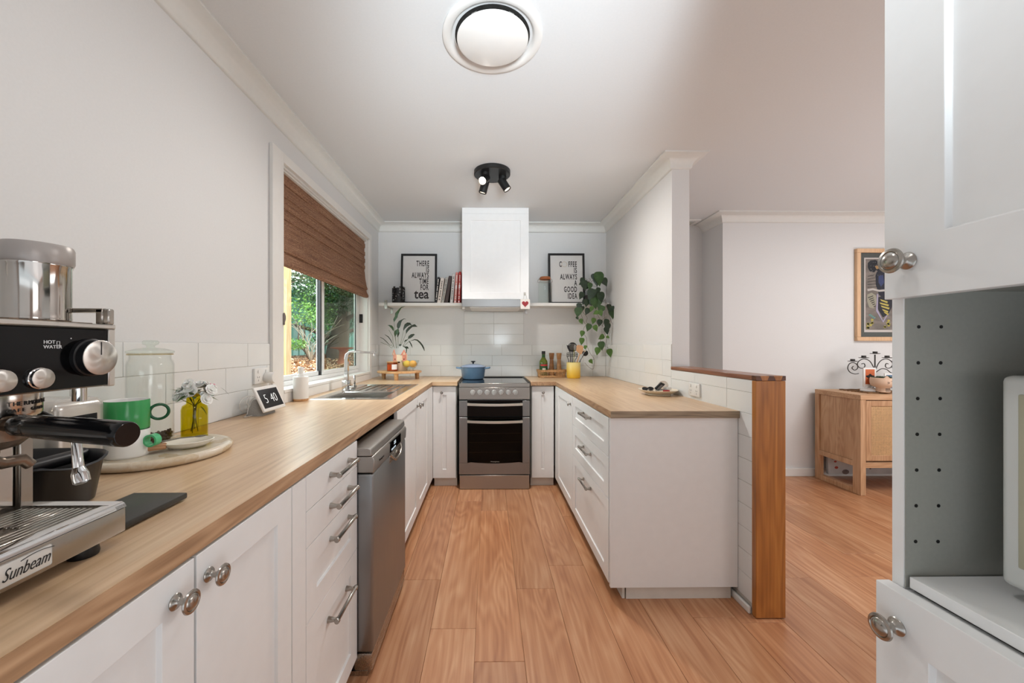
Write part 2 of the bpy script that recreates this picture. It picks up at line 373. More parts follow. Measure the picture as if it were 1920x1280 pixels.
# dovetailed top
b = B(); b.box(1.1965, 1.3305, 1.731, YE, 1.067, 1.088, .002, 1)
b.box(1.1965, 1.3305, YE, 2.6, 1.067, 1.088, .002) if False else None
b.done('cap_board', CAPW, t, world=True)
b = B()
fn = lambda u, v, d: (u, d, v)
x0, x1 = 1.1965, 1.3305; zz0, zz1 = 1.067, 1.088
tails = [(x0, x0, x0+.024, x0+.030), (x0+.050, x0+.056, x0+.084, x0+.090)]
cuts = [(x0, x0+.022), (x0+.052, x0+.086), (x0+.112, x1)]
for q_ in ([(x0, zz0), (x0+.027, zz0), (x0+.019, zz1), (x0, zz1)], [(x0+.051, zz0), (x0+.088, zz0), (x0+.080, zz1), (x0+.059, zz1)], [(x0+.112, zz0), (x1, zz0), (x1, zz1), (x0+.120, zz1)]):
    b = B(); b.prism(q_, fn, 1.702, 1.731); b.done('dovetail', DARKW, t, world=True, smooth=False)
b = B()
b.prism([(x0+.0272, zz0), (x0+.0508, zz0), (x0+.0588, zz1), (x0+.0192, zz1)], fn, 1.7015, 1.731)
b.done('dovetail_pin', POST, t, world=True, smooth=False); b = B()
b.prism([(x0+.0882, zz0), (x0+.1118, zz0), (x0+.1198, zz1), (x0+.0802, zz1)], fn, 1.7015, 1.731)
b.done('dovetail_pin', POST, t, world=True, smooth=False)
# ================================================================ WINDOW
CY0, CY1, CZ1 = 1.972, 3.628, 2.262
def arch(n, pts, z0, z1): pass
W = struct(B().box(XL, XL+.02, CY0, WY0, TT, CZ1, .002).box(XL, XL+.02, WY1, CY1, TT, CZ1, .002).box(XL, XL+.02, WY0, WY1, WZ1, CZ1, .002).box(XL, XL+.02, WY0, WY1, TT, WZ0-.018, .002).done('window_1', TRIM))
b = B(); b.box(-1.235, XL+.024, WY0, WY1, WZ0-.018, WZ0, .002); b.done('window_sill', TRIM, W)
b = B(); b.box(-1.235, XL, WY0, WY0+.012, WZ0, WZ1); b.box(-1.235, XL, WY1-.012, WY1, WZ0, WZ1); b.box(-1.235, XL, WY0, WY1, WZ1-.012, WZ1); b.done('reveal_lining', TRIM, W)
ALU = mat('white_aluminium', 'E2E2E0', .3)
b = B(); fx0, fx1 = -1.235, -1.195
b.box(fx0, fx1, WY0+.012, WY0+.035, WZ0, WZ1-.012, .002); b.box(fx0, fx1, WY1-.05, WY1-.012, WZ0, WZ1-.012, .002)
b.box(fx0, fx1, WY0+.035, WY1-.05, WZ0, WZ0+.028, .002); b.box(fx0, fx1, WY0+.035, WY1-.05, WZ1-.05, WZ1-.012, .002); b.done('window_frame', ALU, W)
def sash(name, x, y0, y1, gm, sub):
    b = B(); s = .036; z0, z1 = WZ0+.029, WZ1-.051
    b.box(x-.012, x+.012, y0, y0+s, z0, z1, .002); b.box(x-.012, x+.012, y1-s, y1, z0, z1, .002)
    b.box(x-.012, x+.012, y0+s, y1-s, z0, z0+.03, .002); b.box(x-.012, x+.012, y0+s, y1-s, z1-.035, z1, .002)
    o = b.done(name, ALU, W)
    b = B(); b.box(x-.002, x+.002, y0+s, y1-s, z0+.03, z1-.035); b.done('window_pane', gm, o, smooth=False)
    b = B(); b.box(x-.004, x+.004, y0+s-.001, y0+s+.004, z0+.03, z1-.035); b.box(x-.004, x+.004, y1-s-.004, y1-s+.001, z0+.03, z1-.035); b.done('glazing_seal', BLACK, o, smooth=False)
    return o
sash('sash', -1.224, WY0+.036, 2.80, glass('window_glass', 'F2F6F4', .6), 0)
s2 = sash('sash', -1.2065, 2.77, 3.53, glass('window_glass_tinted', 'B9C2BC', .9), 0)
b = B(); b.box(-1.214, -1.200, 2.752, 2.769, 1.016, 2.145); b.done('meeting_seal', BLACK, W, smooth=False)
p = aX(679.5, 596, -1.17); b = B(); b.box(-1.195, -1.165, WY1-.020, WY1-.012, p.z-.045, p.z+.035, .002); b.box(-1.185, -1.175, WY1-.03, WY1-.018, p.z-.01, p.z+.012, .002); b.done('window_latch', BLACKM, W)
# woven blind
def woven():
    t = NT('woven_grass_blind'); bb = t.b; bb.inputs['Roughness'].default_value = .7
    tc = t.n('ShaderNodeTexCoord'); mp = t.n('ShaderNodeMapping'); mp.inputs['Scale'].default_value = (1, 2.2, 160); t.l(tc.outputs['Object'], mp.inputs[0])
    nz = t.n('ShaderNodeTexNoise'); nz.inputs['Scale'].default_value = 2.0; nz.inputs['Detail'].default_value = 4; t.l(mp.outputs[0], nz.inputs['Vector'])
    mp2 = t.n('ShaderNodeMapping'); mp2.inputs['Scale'].default_value = (1, 30, 300); t.l(tc.outputs['Object'], mp2.inputs[0])
    n2 = t.n('ShaderNodeTexNoise'); n2.inputs['Scale'].default_value = 1.6; t.l(mp2.outputs[0], n2.inputs['Vector'])
    ad = t.n('ShaderNodeMath', operation='ADD'); t.l(nz.outputs['Fac'], ad.inputs[0]); t.l(n2.outputs['Fac'], ad.inputs[1])
    hf = t.n('ShaderNodeMath', operation='MULTIPLY', i_1=.5); t.l(ad.outputs[0], hf.inputs[0])
    rp = t.ramp(hf.outputs[0], [(.36, lin('5A3825')), (.5, lin('8A5F44')), (.62, lin('B08C6C'))]); t.l(rp.outputs[0], bb.inputs['Base Color']); t.bump(hf.outputs[0], .6, .002)
    bb.inputs['Subsurface Weight'].default_value = 0.0; return t.m
WOV = woven()
bt = thing('roman_blind', 'brown woven grass roman blind half drawn over the kitchen window', 'blind', (-1.14, 2.83, 2.2))
y0, y1 = WY0+.016, WY1-.016
z = 2.195; k = 0; zs = 2.195
# upper drop: separate reed bands
hts = [.03, .035, .04, .032, .03, .035, .03, .028, .028]
for h in hts:
    b = B(); xo = -1.150+.006*(k % 2); b.box(xo-.0025, xo+.0025, y0, y1, z-h-.004, z, .002); b.done('reed_band', WOV, bt, world=True); z -= h; k += 1
def fold(name, prof, ya=y0, yb=y1):
    b = B(); fnn = lambda u, v, d: (u, d, v)
    pts = prof+[(u-.004, v) for u, v in reversed(prof)]; b.prism(pts, fnn, ya, yb); b.done(name, WOV, bt, world=True, ang=60)
fold('fold', [(-1.146, z+.002), (-1.139, z-.07), (-1.128, z-.13), (-1.118, z-.16), (-1.125, z-.168), (-1.140, z-.15)])
fold('fold', [(-1.140, z-.12), (-1.126, z-.19), (-1.110, z-.222), (-1.112, z-.236), (-1.13, z-.24), (-1.142, z-.22)])
fold('fold', [(-1.150, z-.16), (-1.143, z-.215), (-1.136, z-.232), (-1.146, z-.238), (-1.155, z-.20)])
b = B(); b.box(-1.165, -1.13, y0, y1, 2.187, 2.197, .002); b.done('head_rail', TRIM, bt, world=True)
# bead chain and its holder
q = aX(524.5, 596, -1.10)
b = B(); n = 60
for i in range(n):
    zz = 2.15-i*(2.15-q.z+.02)/n; b.ball((-1.117, 2.094+.001*math.sin(i), zz), .0022, 5, 4)
b.done('bead_chain', mat('bead_chain_grey', '8A8580', .4), bt, world=True)
b = B(); b.box(-1.10, -1.094, 2.066, 2.078, q.z-.035, q.z+.03, .002); b.tube([(-1.097, 2.072+.012*math.sin(a*.6), q.z+.03-.01*a) for a in range(7)], .004, 6); b.done('chain_holder', mat('chain_holder_grey', '7A706C', .4), bt, world=True)
# ================================================================ CABINETS
def shaker(B_, P, u0, u1, v0, v1, th=.018, fw=.06, d=.007, flat=False, fwv=None):
    """P(u,v,w): w outward; front face at w=0"""
    fwv = fwv or fw; v = lambda a, b_, c: B_.bm.verts.new(P(a, b_, c))
    F = [v(u0, v0, 0), v(u1, v0, 0), v(u1, v1, 0), v(u0, v1, 0)]; K = [v(u0, v0, -th), v(u1, v0, -th), v(u1, v1, -th), v(u0, v1, -th)]
    B_._face(K[::-1])
    for i in range(4): B_._face([F[i], K[i], K[(i+1) % 4], F[(i+1) % 4]])
    if flat: B_._face(F); return
    a, b_, c, e = u0+fw, u1-fw, v0+fwv, v1-fwv; s = .0025
    I = [v(a, c, 0), v(b_, c, 0), v(b_, e, 0), v(a, e, 0)]; J = [v(a+s, c+s, -d), v(b_-s, c+s, -d), v(b_-s, e-s, -d), v(a+s, e-s, -d)]
    for i in range(4):
        B_._face([F[i], F[(i+1) % 4], I[(i+1) % 4], I[i]]); B_._face([I[i], I[(i+1) % 4], J[(i+1) % 4], J[i]])
    B_._face(J)
def knob(parent, p, d, name='knob', s=1.0, sub=True):
    b = B(); pr = [(0, 0), (.0115, 0), (.0125, .002), (.011, .004), (.006, .006), (.0048, .009), (.0048, .020), (.0085, .023), (.0165, .0235), (.0178, .0255), (.0170, .0275), (.0135, .0285), (.0125, .0275), (.0115, .0290), (.007, .0315), (0, .0325)]
    b.lathe([(r*s, h*s) for r, h in pr], 32, p, d); return b.done(name, NICKEL, parent, world=True, ang=50)
def bar_handle(parent, p, d, along, L=.128):
    p = Vector(p); d = Vector(d).normalized(); a = Vector(along).normalized(); b = B()
    for s in (-1, 1):
        c = p+a*s*L/2; b.lathe([(0, 0), (.0095, 0), (.0095, .002), (.0065, .018), (.0070, .026)], 20, c, d)
    c = p+d*.030
    b.lathe([(0, 0), (.0072, 0), (.0080, .0015), (.0080, .010), (.0062, .012), (.0062, L+.010), (.0080, L+.012), (.0080, L+.020), (.0072, L+.022), (0, L+.022)], 20, c-a*(L/2+.011), a)
    return b.done('handle', NICKEL, parent, world=True, ang=50)
FXL = -.484
PLf = lambda u, v, w: (FXL+w, u, v)           # left run fronts (face +X)
def unit_left(name, label, y0, y1, z0=.07, z1=.877, carc=True, mate=CAB):
    t = thing(name, label, 'cabinet', (-.8, (y0+y1)/2, 0))
    b = B(); b.box(-1.10, FXL-.0195, y0, y1, z0, z1); b.done('body', CABIN, t, world=True, smooth=False)
    b = B(); b.box(-.56, -.545, y0, y1, 0, z0); b.done('kickboard', KICK, t, world=True, smooth=False)
    return t
def door_l(t, y0, y1, z0=.076, z1=.874, kn=None, fw=.062):
    b = B(); shaker(b, PLf, y0, y1, z0, z1, fw=fw, fwv=.062); d = b.done('door', CAB, t, world=True, smooth=False, bevel=.0008)
    if kn: knob(d, (FXL, kn[0], kn[1]), (1, 0, 0))
    return d
t = unit_left('base_cabinet', 'white shaker double-door base cabinet under the espresso machine', .02, .95)
door_l(t, .245, .6365, kn=(.597, .828)); door_l(t, .642, .949, kn=(.668, .828)); door_l(t, .02, .240)
t = unit_left('drawer_cabinet', 'white four-drawer base cabinet beside the dishwasher with bar handles', .952, 1.420)
b = B(); shaker(b, PLf, .952, 1.022, .076, .874, flat=True); b.done('filler_panel', CAB, t, world=True, smooth=False)
zz = [(.781, .874, 1), (.683, .779, 1), (.480, .681, 0), (.076, .478, 0)]
hz = [.828, .733, .632, .385]
for (a, c, fl), h in zip(zz, hz):
    b = B(); shaker(b, PLf, 1.025, 1.418, a, c, flat=bool(fl), fw=.062, fwv=.062 if not fl else None); d = b.done('drawer', CAB, t, world=True, smooth=False, bevel=.0008)
    bar_handle(d, (FXL if fl else (FXL if h > .7 else FXL-.007), 1.255, h), (1, 0, 0), (0, 1, 0), .150)
t = unit_left('sink_cabinet', 'white shaker double-door cabinet beneath the sink, past the dishwasher', 2.035, 3.335, z1=.74)
door_l(t, 2.04, 2.640, kn=(2.600, .815)); door_l(t, 2.644, 3.100, kn=(2.688, .815))
b = B(); shaker(b, PLf, 3.103, 3.335, .076, .874, flat=True); b.done('filler_panel', CAB, t, world=True, smooth=False)
# back corner narrow doors
YF = 3.335
PBf = lambda u, v, w: (u, YF-w, v)
def corner(name, label, x0, x1, kx, bx0, bx1):
    t = thing(name, label, 'cabinet', ((x0+x1)/2, 3.6, 0))
    b = B(); b.box(bx0, bx1, YF+.0195, YB-.01, .07, .877); b.done('body', CABIN, t, world=True, smooth=False)
    b = B(); b.box(bx0, bx1, YF+.03, YF+.045, 0, .075); b.done('kickboard', KICK, t, world=True, smooth=False)
    b = B(); shaker(b, PBf, x0, x1, .076, .871, fw=.082, fwv=.075); d = b.done('door', CAB, t, world=True, smooth=False, bevel=.0008)
    b = B(); b.lathe([(0, 0), (.007, 0), (.004, .004), (.004, .014), (.0115, .018), (.0125, .024), (.009, .028), (0, .029)], 20, (kx, YF, .818), (0, -1, 0)); b.done('knob', NICKEL, d, world=True)
corner('corner_cabinet', 'narrow white cabinet to the left of the oven', -.482, -.283, -.405, -.474, -.275)
corner('corner_cabinet', 'narrow white cabinet to the right of the oven', .377, .568, .474, .368, .57)
# right run
FXR = .580
PRf = lambda u, v, w: (FXR-w, u, v)
t = thing('drawer_cabinet', 'white three-drawer cabinet at the peninsula end with bar handles', 'cabinet', (.9, 2.2, 0))
b = B(); b.box(FXR+.0195, XR-.008, 1.846, 2.655, .07, .877); b.done('body', CABIN, t, world=True, smooth=False)
b = B(); b.box(FXR+.003, XR-.008, 1.828, 1.845, .066, .878, .0006); b.done('end_panel', CAB, t, world=True, smooth=False)
b = B(); b.box(FXR+.085, XR-.03, 1.848, 1.858, 0, .066); b.box(FXR+.067, FXR+.080, 1.852, 2.66, 0, .066); b.done('kickboard', KICK, t, world=True, smooth=False)
for a, c, h in ((.686, .874, .809), (.482, .683, .602), (.078, .479, .405)):
    b = B(); shaker(b, PRf, 1.850, 2.640, a, c, fw=.075, fwv=.055); d = b.done('drawer', CAB, t, world=True, smooth=False, bevel=.0008)
    bar_handle(d, (FXR+.006, 2.27, h), (-1, 0, 0), (0, 1, 0), .16)
t = thing('base_cabinet', 'white single-door cabinet between the three drawers and the corner', 'cabinet', (.9, 3, 0))
b = B(); b.box(FXR+.0195, XR-.008, 2.657, 3.30, .07, .877); b.done('body', CABIN, t, world=True, smooth=False)
b = B(); b.box(FXR+.067, FXR+.08, 2.66, 3.36, 0, .07); b.done('kickboard', KICK, t, world=True, smooth=False)
b = B(); shaker(b, PRf, 2.645, 3.24, .076, .874, fw=.062); d = b.done('door', CAB, t, world=True, smooth=False, bevel=.0008); knob(d, (FXR, 2.70, .812), (-1, 0, 0), s=.8)
b = B(); shaker(b, PRf, 3.243, 3.335, .076, .874, flat=True); b.done('filler_panel', CAB, t, world=True, smooth=False)
# ---------------------------------------------------------------- worktops
ZB = .879; EX = -.486; ERX = .582; EY = 3.315
wl = thing('worktop', 'long pale oak worktop on the left with the sink let into it', 'worktop', (-.8, 1.8, TT))
SX0, SX1, SY0, SY1 = -1.0, -.59, 2.275, 3.06
b = B()
for a in ((XL+.006, EX, -.3, SY0), (XL+.006, SX0, SY0, SY1), (SX1, EX, SY0, SY1), (XL+.006, EX, SY1, YB-.006)): b.box(a[0], a[1], a[2], a[3], ZB, TT)
b.done('worktop_run', LAM, wl, world=True, smooth=False)
b = B(); b.prism([(EX, EY), (-.27, EY), (-.27, YB-.006), (EX, YB-.006)], lambda u, v, d: (u, v, d), ZB, TT); b.done('worktop_return', LAMX, wl, world=True, smooth=False)
b = B(); b.box(EX, EX+.0012, -.3, EY, ZB, TT-.0006); b.done('edge_strip', LAME, wl, world=True, smooth=False)
b = B(); b.box(EX, -.27, EY-.0012, EY, ZB, TT-.0006); b.done('edge_strip', LAMX, wl, world=True, smooth=False)
wr = thing('worktop', 'pale oak worktop of the peninsula on the right with square grey-grained end', 'worktop', (.9, 2.8, TT))
b = B(); b.box(ERX, XR-.007, 1.817, YB-.006, ZB, TT); b.done('worktop_run', LAM, wr, world=True, smooth=False)
b = B(); b.box(.366, ERX, EY, YB-.006, ZB, TT); b.done('worktop_return', LAMX, wr, world=True, smooth=False)
b = B(); b.box(ERX-.0012, ERX, 1.817, EY, ZB, TT-.0006); b.box(.366, ERX, EY-.0012, EY, ZB, TT-.0006); b.done('edge_strip', LAME, wr, world=True, smooth=False)
b = B(); b.box(ERX-.0012, XR-.007, 1.8158, 1.817, ZB, TT-.0006); b.done('end_edge_strip', LAMG, wr, world=True, smooth=False)
# ---------------------------------------------------------------- dishwasher
t = thing('dishwasher', 'stainless steel dishwasher between the drawers and the sink cabinet', 'dishwasher', (-.75, 1.70, 0))
DWS = mat('dishwasher_silver', 'A6A29D', .34, .85); DX = -.427; d0, d1 = 1.425, 1.980
b = B(); b.box(-1.05, -.50, 1.43, 1.99, .02, .835); b.done('body', BLACK, t, world=True, smooth=False)
b = B(); b.box(-.515, DX, d0, d1, .085, .748, .010, 3); b.done('door', STEELV, t, world=True)
b = B(); fnn = lambda u, v, d: (u, d, v)
b.prism([(-.515, .752), (DX+.002, .752), (DX+.004, .80), (DX-.003, .812), (-.515, .812)], fnn, d0, d1); cp = b.done('control_panel', DWS, t, world=True, bevel=.003)
b = B(); b.prism([(-.52, .814), (DX-.004, .814), (DX-.008, .838), (DX-.020, .845), (-.52, .845)], fnn, d0-.002, d1+.002); b.done('lid_trim', DWS, t, world=True, bevel=.003)
b = B(); b.box(-.5, DX-.004, d0+.002, d1-.002, .015, .082, .008, 2); b.box(-.512, DX-.02, d0+.002, d1-.002, .0, .018); b.done('kick_panel', STEELY, t, world=True)
b = B(); b.box(DX-.001, DX+.0055, 1.655, 1.850, .762, .806, .001); dsp = b.done('display_window', BLACKG, cp, world=True)
LCD = mat('lcd_digits', 'D8E4EA', .5, emit='C8DCE8', estr=.6)
text('display_text', '2:35', .020, frame_m((DX+.0062, 1.715, .784), (0, 1, 0), (0, 0, 1)), LCD, cp, world=True)
text('display_text', 'ECO 50  65  AUTO', .009, frame_m((DX+.0062, 1.672, .768), (0, 1, 0), (0, 0, 1)), LCD, cp, world=True)
text('lettering', 'Westinghouse', .012, frame_m((DX+.0042, 1.49, .776), (0, 1, 0), (0, 0, 1)), BLACK, cp, world=True)
b = B(); b.tube([(DX+.002, 1.665, .752), (DX+.010, 1.68, .735), (DX+.012, 1.72, .715), (DX+.012, 1.80, .715), (DX+.010, 1.84, .735), (DX+.002, 1.855, .752)], .006, 10); b.box(DX-.004, DX+.0015, 1.66, 1.86, .712, .750, .001); b.done('door_handle', STEELY, t, world=True)
b = B(); b.lathe([(0, 0), (.008, 0), (.006, .003), (0, .004)], 16, (-.50, d0, .17), (0, -1, 0)); b.done('screw_cap', STEELY, t, world=True)
# ---------------------------------------------------------------- oven / stove
t = thing('freestanding_cooker', 'stainless steel freestanding electric cooker with ceramic hob', 'cooker', (.05, 3.58, 0))
sx0, sx1, sy = -.2505, .3525, 3.27
b = B(); b.box(sx0+.002, sx1-.002, sy+.03, YB-.05, .02, .885); b.done('body', BLACK, t, world=True, smooth=False)
b = B(); b.box(sx0-.006, sx0+.012, sy+.004, YB-.02, .88, .908, .002); b.box(sx1-.012, sx1+.006, sy+.004, YB-.02, .88, .908, .002); b.box(sx0-.006, sx1+.006, YB-.055, YB-.02, .88, .912, .002); b.done('hob_frame', BLACKM, t, world=True)
b = B(); b.box(sx0+.006, sx1-.006, sy+.012, YB-.05, .885, .9045, .002); hob = b.done('glass_hob', mat('ceran_glass', '101216', .035, spec=.9, coat=.3), t, world=True)
b = B(); b.box(sx0, sx1, sy, sy+.02, .872, .9035, .002); b.done('front_trim', STEEL, t, world=True)
b = B(); b.box(sx0, sx1, sy-.002, sy+.03, .766, .870, .002); pn = b.done('control_panel', STEEL, t, world=True)
KN = mat('grey_knob', 'B4B4B2', .35, .3)
for i in range(7):
    x = -.1335+i*.0603; b = B(); b.lathe([(0, 0), (.023, 0), (.0225, .004), (.020, .012), (.019, .016), (0, .0165)], 24, (x, sy-.002, .826), (0, -1, 0)); b.box(x-.0055, x+.0055, sy-.030, sy-.014, .806, .8465, .003, 2); b.done('knob', KN, t, world=True)
b = B()
for i in range(7):
    x = -.1335+i*.0603; b.box(x-.006, x+.006, sy-.0026, sy-.0018, .857, .8585)
    for a in range(-4, 5): b.box(x+.027*math.sin(a*.5)-.0008, x+.027*math.sin(a*.5)+.0008, sy-.0026, sy-.0018, .826+.027*math.cos(a*.5)-.0008, .826+.027*math.cos(a*.5)+.0008)
b.done('dial_marks', mat('print_dark', '3A3532', .6), t, world=True, smooth=False)
b = B()
for x in (.085, .145): b.lathe([(0, 0), (.003, 0), (0, .0015)], 10, (x, sy-.002, .858), (0, -1, 0))
b.done('indicator_light', mat('indicator_red', '5A1A16', .3), t, world=True)
gx0, gx1 = -.180, .290
b = B(); b.box(sx0, gx0, sy, sy+.03, .622, .757, .002); b.box(gx1, sx1, sy, sy+.03, .622, .757, .002); b.box(gx0, gx1, sy+.004, sy+.03, .622, .762); g = b.done('grill_door', [STEELV], t, world=True)
b = B(); b.box(gx0, gx1, sy-.001, sy+.005, .622, .760, .001); b.done('glass_panel', BLACKG, g, world=True)
SATIN = mat('satin_aluminium', 'DAD6CC', .3, .85)
def ohandle(par, z):
    b = B(); n = 12
    A = [(gx0+.002+(gx1-gx0-.004)*i/n, sy-.030-.012*math.sin(math.pi*i/n), z-.004*math.sin(math.pi*i/n)) for i in range(n+1)]
    rows = [[b.bm.verts.new((x, y+dy, zq+dz)) for dy, dz in ((0, -.011), (-.004, -.009), (-.004, .009), (0, .011), (.010, .011), (.010, -.011))] for x, y, zq in A]
    for p, q in zip(rows, rows[1:]):
        for k in range(6): b._face([p[k], q[k], q[(k+1) % 6], p[(k+1) % 6]])
    b._face(rows[0]); b._face(rows[-1][::-1]); b.box(gx0, gx0+.018, sy-.03, sy, z-.010, z+.010, .002); b.box(gx1-.018, gx1, sy-.03, sy, z-.010, z+.010, .002)
    b.done('handle', SATIN, par, world=True)
ohandle(g, .728)
# main oven door with curved lower glass edge
b = B(); b.box(sx0, gx0, sy, sy+.03, .226, .613, .002); b.box(gx1, sx1, sy, sy+.03, .226, .613, .002)
low = [(gx0+(gx1-gx0)*i/16, .233-.012*math.sin(math.pi*i/16)) for i in range(17)]
b.prism([(sx0, .1285), (sx1, .1285), (sx1, .2258), (gx1, .2258)]+[(x, z) for x, z in reversed(low[1:-1])]+[(gx0, .2258), (sx0, .2258)], lambda u, v, d: (u, d, v), sy, sy+.03)
od = b.done('oven_door', STEELV, t, world=True, smooth=False)
b = B(); b.prism([(gx0, .613), (gx0, .2258)]+[(x, z) for x, z in low[1:-1]]+[(gx1, .2258), (gx1, .613)], lambda u, v, d: (u, d, v), sy+.002, sy+.006); b.done('glass_panel', glass('oven_glass', 'A29A90', .35), od, world=True, smooth=False)
b = B(); b.box(gx0, gx1, sy+.0062, sy+.012, .580, .613); b.box(gx0, gx0+.012, sy+.0062, sy+.012, .22, .58); b.box(gx1-.012, gx1, sy+.0062, sy+.012, .22, .58); b.box(gx0, gx1, sy+.0062, sy+.012, .205, .245); b.done('glass_surround', BLACKG, od, world=True, smooth=False)
b = B(); b.box(gx0-.01, gx1+.01, sy+.0301, sy+.0305, .2, .6); b.done('oven_cavity', mat('enamel_black', '1A1715', .4), od, world=True, smooth=False)
for z, nm in ((.47, 'oven_rack'), (.31, 'oven_rack'), (.395, 'oven_rack')):
    b = B(); b.tube([(gx0+.012, sy+.018, z), (gx1-.012, sy+.018, z+.005)], .0022, 6)
    for i in range(18): b.box(gx0+.02+i*.025, gx0+.022+i*.025, sy+.016, sy+.028, z, z+.003)
    b.done(nm, mat('rack_wire', 'B9A88C', .35, .6), od, world=True)
ohandle(od, .582)
text('lettering', 'Westinghouse', .013, frame_m((.055, sy+.0018, .232), (1, 0, 0), (0, 0, 1)), mat('print_pale', 'B8B4AE', .5), od, align='CENTER', world=True)
b = B(); b.box(sx0+.004, sx1-.004, sy, sy+.03, .002, .121, .003); b.done('storage_drawer', STEEL, t, world=True)
# ---------------------------------------------------------------- sink + tap
t = thing('kitchen_sink', 'stainless steel inset sink with ribbed drainer under the window', 'sink', (-.8, 2.66, TT))
b = B(); X0, X1, Y0, Y1 = -1.035, -.562, 2.235, 3.095; bx0, bx1, by0, by1 = -.97, -.625, 2.285, 2.60; z = TT+.003; bot = TT-.032
# rim frame (flat ring) around pressed areas: bowl + drainer
def ring(b, o, i, zo, zi):
    O4 = [(o[0], o[2]), (o[1], o[2]), (o[1], o[3]), (o[0], o[3])]; I4 = [(i[0], i[2]), (i[1], i[2]), (i[1], i[3]), (i[0], i[3])]
    for k in range(4): b.poly([(*O4[k], zo), (*O4[(k+1) % 4], zo), (*I4[(k+1) % 4], zi), (*I4[k], zi)])
def plate_hole(b, o, holes, zt):
    xs = sorted({o[0], o[1]}|{h[0] for h in holes}|{h[1] for h in holes}); ys = sorted({o[2], o[3]}|{h[2] for h in holes}|{h[3] for h in holes})
    for xa, xb in zip(xs, xs[1:]):
        for ya, yb in zip(ys, ys[1:]):
            cx, cy_ = (xa+xb)/2, (ya+yb)/2
            if not any(h[0] < cx < h[1] and h[2] < cy_ < h[3] for h in holes): b.poly([(xa, ya, zt), (xb, ya, zt), (xb, yb, zt), (xa, yb, zt)])
dr = (-.965, -.61, 2.64, 3.06)
ring(b, (X0, X1, Y0, Y1), (X0+.004, X1-.004, Y0+.004, Y1-.004), TT, z)
plate_hole(b, (X0+.004, X1-.004, Y0+.004, Y1-.004), [(bx0, bx1, by0, by1), dr], z)
ring(b, (bx0, bx1, by0, by1), (bx0+.004, bx1-.004, by0+.004, by1-.004), z, z-.006)
ring(b, (bx0+.004, bx1-.004, by0+.004, by1-.004), (bx0+.012, bx1-.012, by0+.012, by1-.012), z-.006, z-.15)
b.poly([(bx0+.012, by0+.012, z-.15), (bx1-.012, by0+.012, z-.15), (bx1-.012, by1-.012, z-.15), (bx0+.012, by1-.012, z-.15)])
ring(b, dr, (dr[0]+.006, dr[1]-.006, dr[2]+.006, dr[3]-.006), z, z-.006)
b.poly([(dr[0]+.006, dr[2]+.006, z-.006), (dr[1]-.006, dr[2]+.006, z-.006), (dr[1]-.006, dr[3]-.006, z-.006), (dr[0]+.006, dr[3]-.006, z-.006)])
b.done('sink_bowl', mat('sink_steel', 'C4C2BE', .16, 1), t, world=True, ang=25)
for i in range(6):
    b = B(); x = dr[0]+.045+i*.053; b.box(x-.004, x+.004, dr[2]+.02, dr[3]-.02, z-.006, z-.0005, .0015); b.done('drainer_rib', mat('sink_steel', '', 0), t, world=True)
b = B(); b.lathe([(.035, 0), (.042, .002), (.045, 0)], 20, (-.80, 2.44, z-.149)); b.done('waste', CHROME, t, world=True)
t = thing('mixer_tap', 'chrome square-spout mixer tap standing behind the sink', 'tap', (-.995, 2.70, TT))
b = B(); b.box(-.024, .024, -.026, .026, .001, .070, .004, 2); b.lathe([(.030, 0), (.030, .004), (.026, .006)], 20); b.box(-.001+.02, .06, -.018, .018, .004, .030, .004, 2); b.done('tap_body', CHROME, t)
b = B(); P = [(0, 0, .07), (0, 0, .22), (.006, 0, .248), (.022, 0, .266), (.05, 0, .272), (.205, 0, .262)]
rows = []
for i, p in enumerate(P):
    a = Vector(P[max(0, i-1)]); c = Vector(P[min(len(P)-1, i+1)]); d = (c-a).normalized(); nn = Vector((-d.z, 0, d.x)); h = .0125 if i < 3 else .007
    rows.append([b.bm.verts.new(Vector(p)+nn*h*sg+Vector((0, .014*s2_, 0))) for sg, s2_ in ((1, -1), (1, 1), (-1, 1), (-1, -1))])
for p, q in zip(rows, rows[1:]):
    for k in range(4): b._face([p[k], q[k], q[(k+1) % 4], p[(k+1) % 4]])
b._face(rows[0]); b._face(rows[-1][::-1]); b.done('spout', CHROME, t, bevel=.002)
b = B(); b.lathe([(0, 0), (.010, 0), (.010, .016), (0, .016)], 16, (.194, 0, .242)); b.done('aerator', CHROME, t)
b = B(); b.box(.050, .062, -.006, .006, .020, .035); b.box(.050, .062, -.009, .009, .034, .105, .003, 2); b.lathe([(0, 0), (.014, 0), (.014, .02), (0, .02)], 16, (.056, 0, .018)); b.done('lever', CHROME, t)
# ================================================================ ESPRESSO MACHINE
ES = steel('espresso_steel', 'AAA49C', .24, 1, 1); ESD = mat('stained_steel', '7D6F62', .3, 1, noise=.35, nscale=60)
t = thing('espresso_machine', 'stainless steel espresso machine with black panel and portafilter on the left worktop', 'espresso machine', (-.75, .43, TT))
m0, m1 = .255, .613
b = B(); b.box(-1.00, -.725, m0, m1, .93, 1.165, .004, 2); b.done('body', ES, t, world=True)
b = B(); b.box(-.7248, -.7225, m0+.01, m1-.022, .98, 1.155); b.done('back_plate', mat('mirror_steel', 'C9C3BA', .12, 1, noise=.05), t, world=True, smooth=False)
b = B(); b.box(-.7245, -.716, m1-.018, m1-.001, .975, 1.158, .001); b.done('frame_strip', ES, t, world=True)
b = B(); b.box(-1.00, -.596, m0, m1, 1.160, 1.256, .004, 2); b.done('head', ES, t, world=True)
b = B(); b.box(-.598, -.590, m0+.004, m1-.012, 1.162, 1.2475, .001); pan = b.done('front_panel', BLACKG, t, world=True)
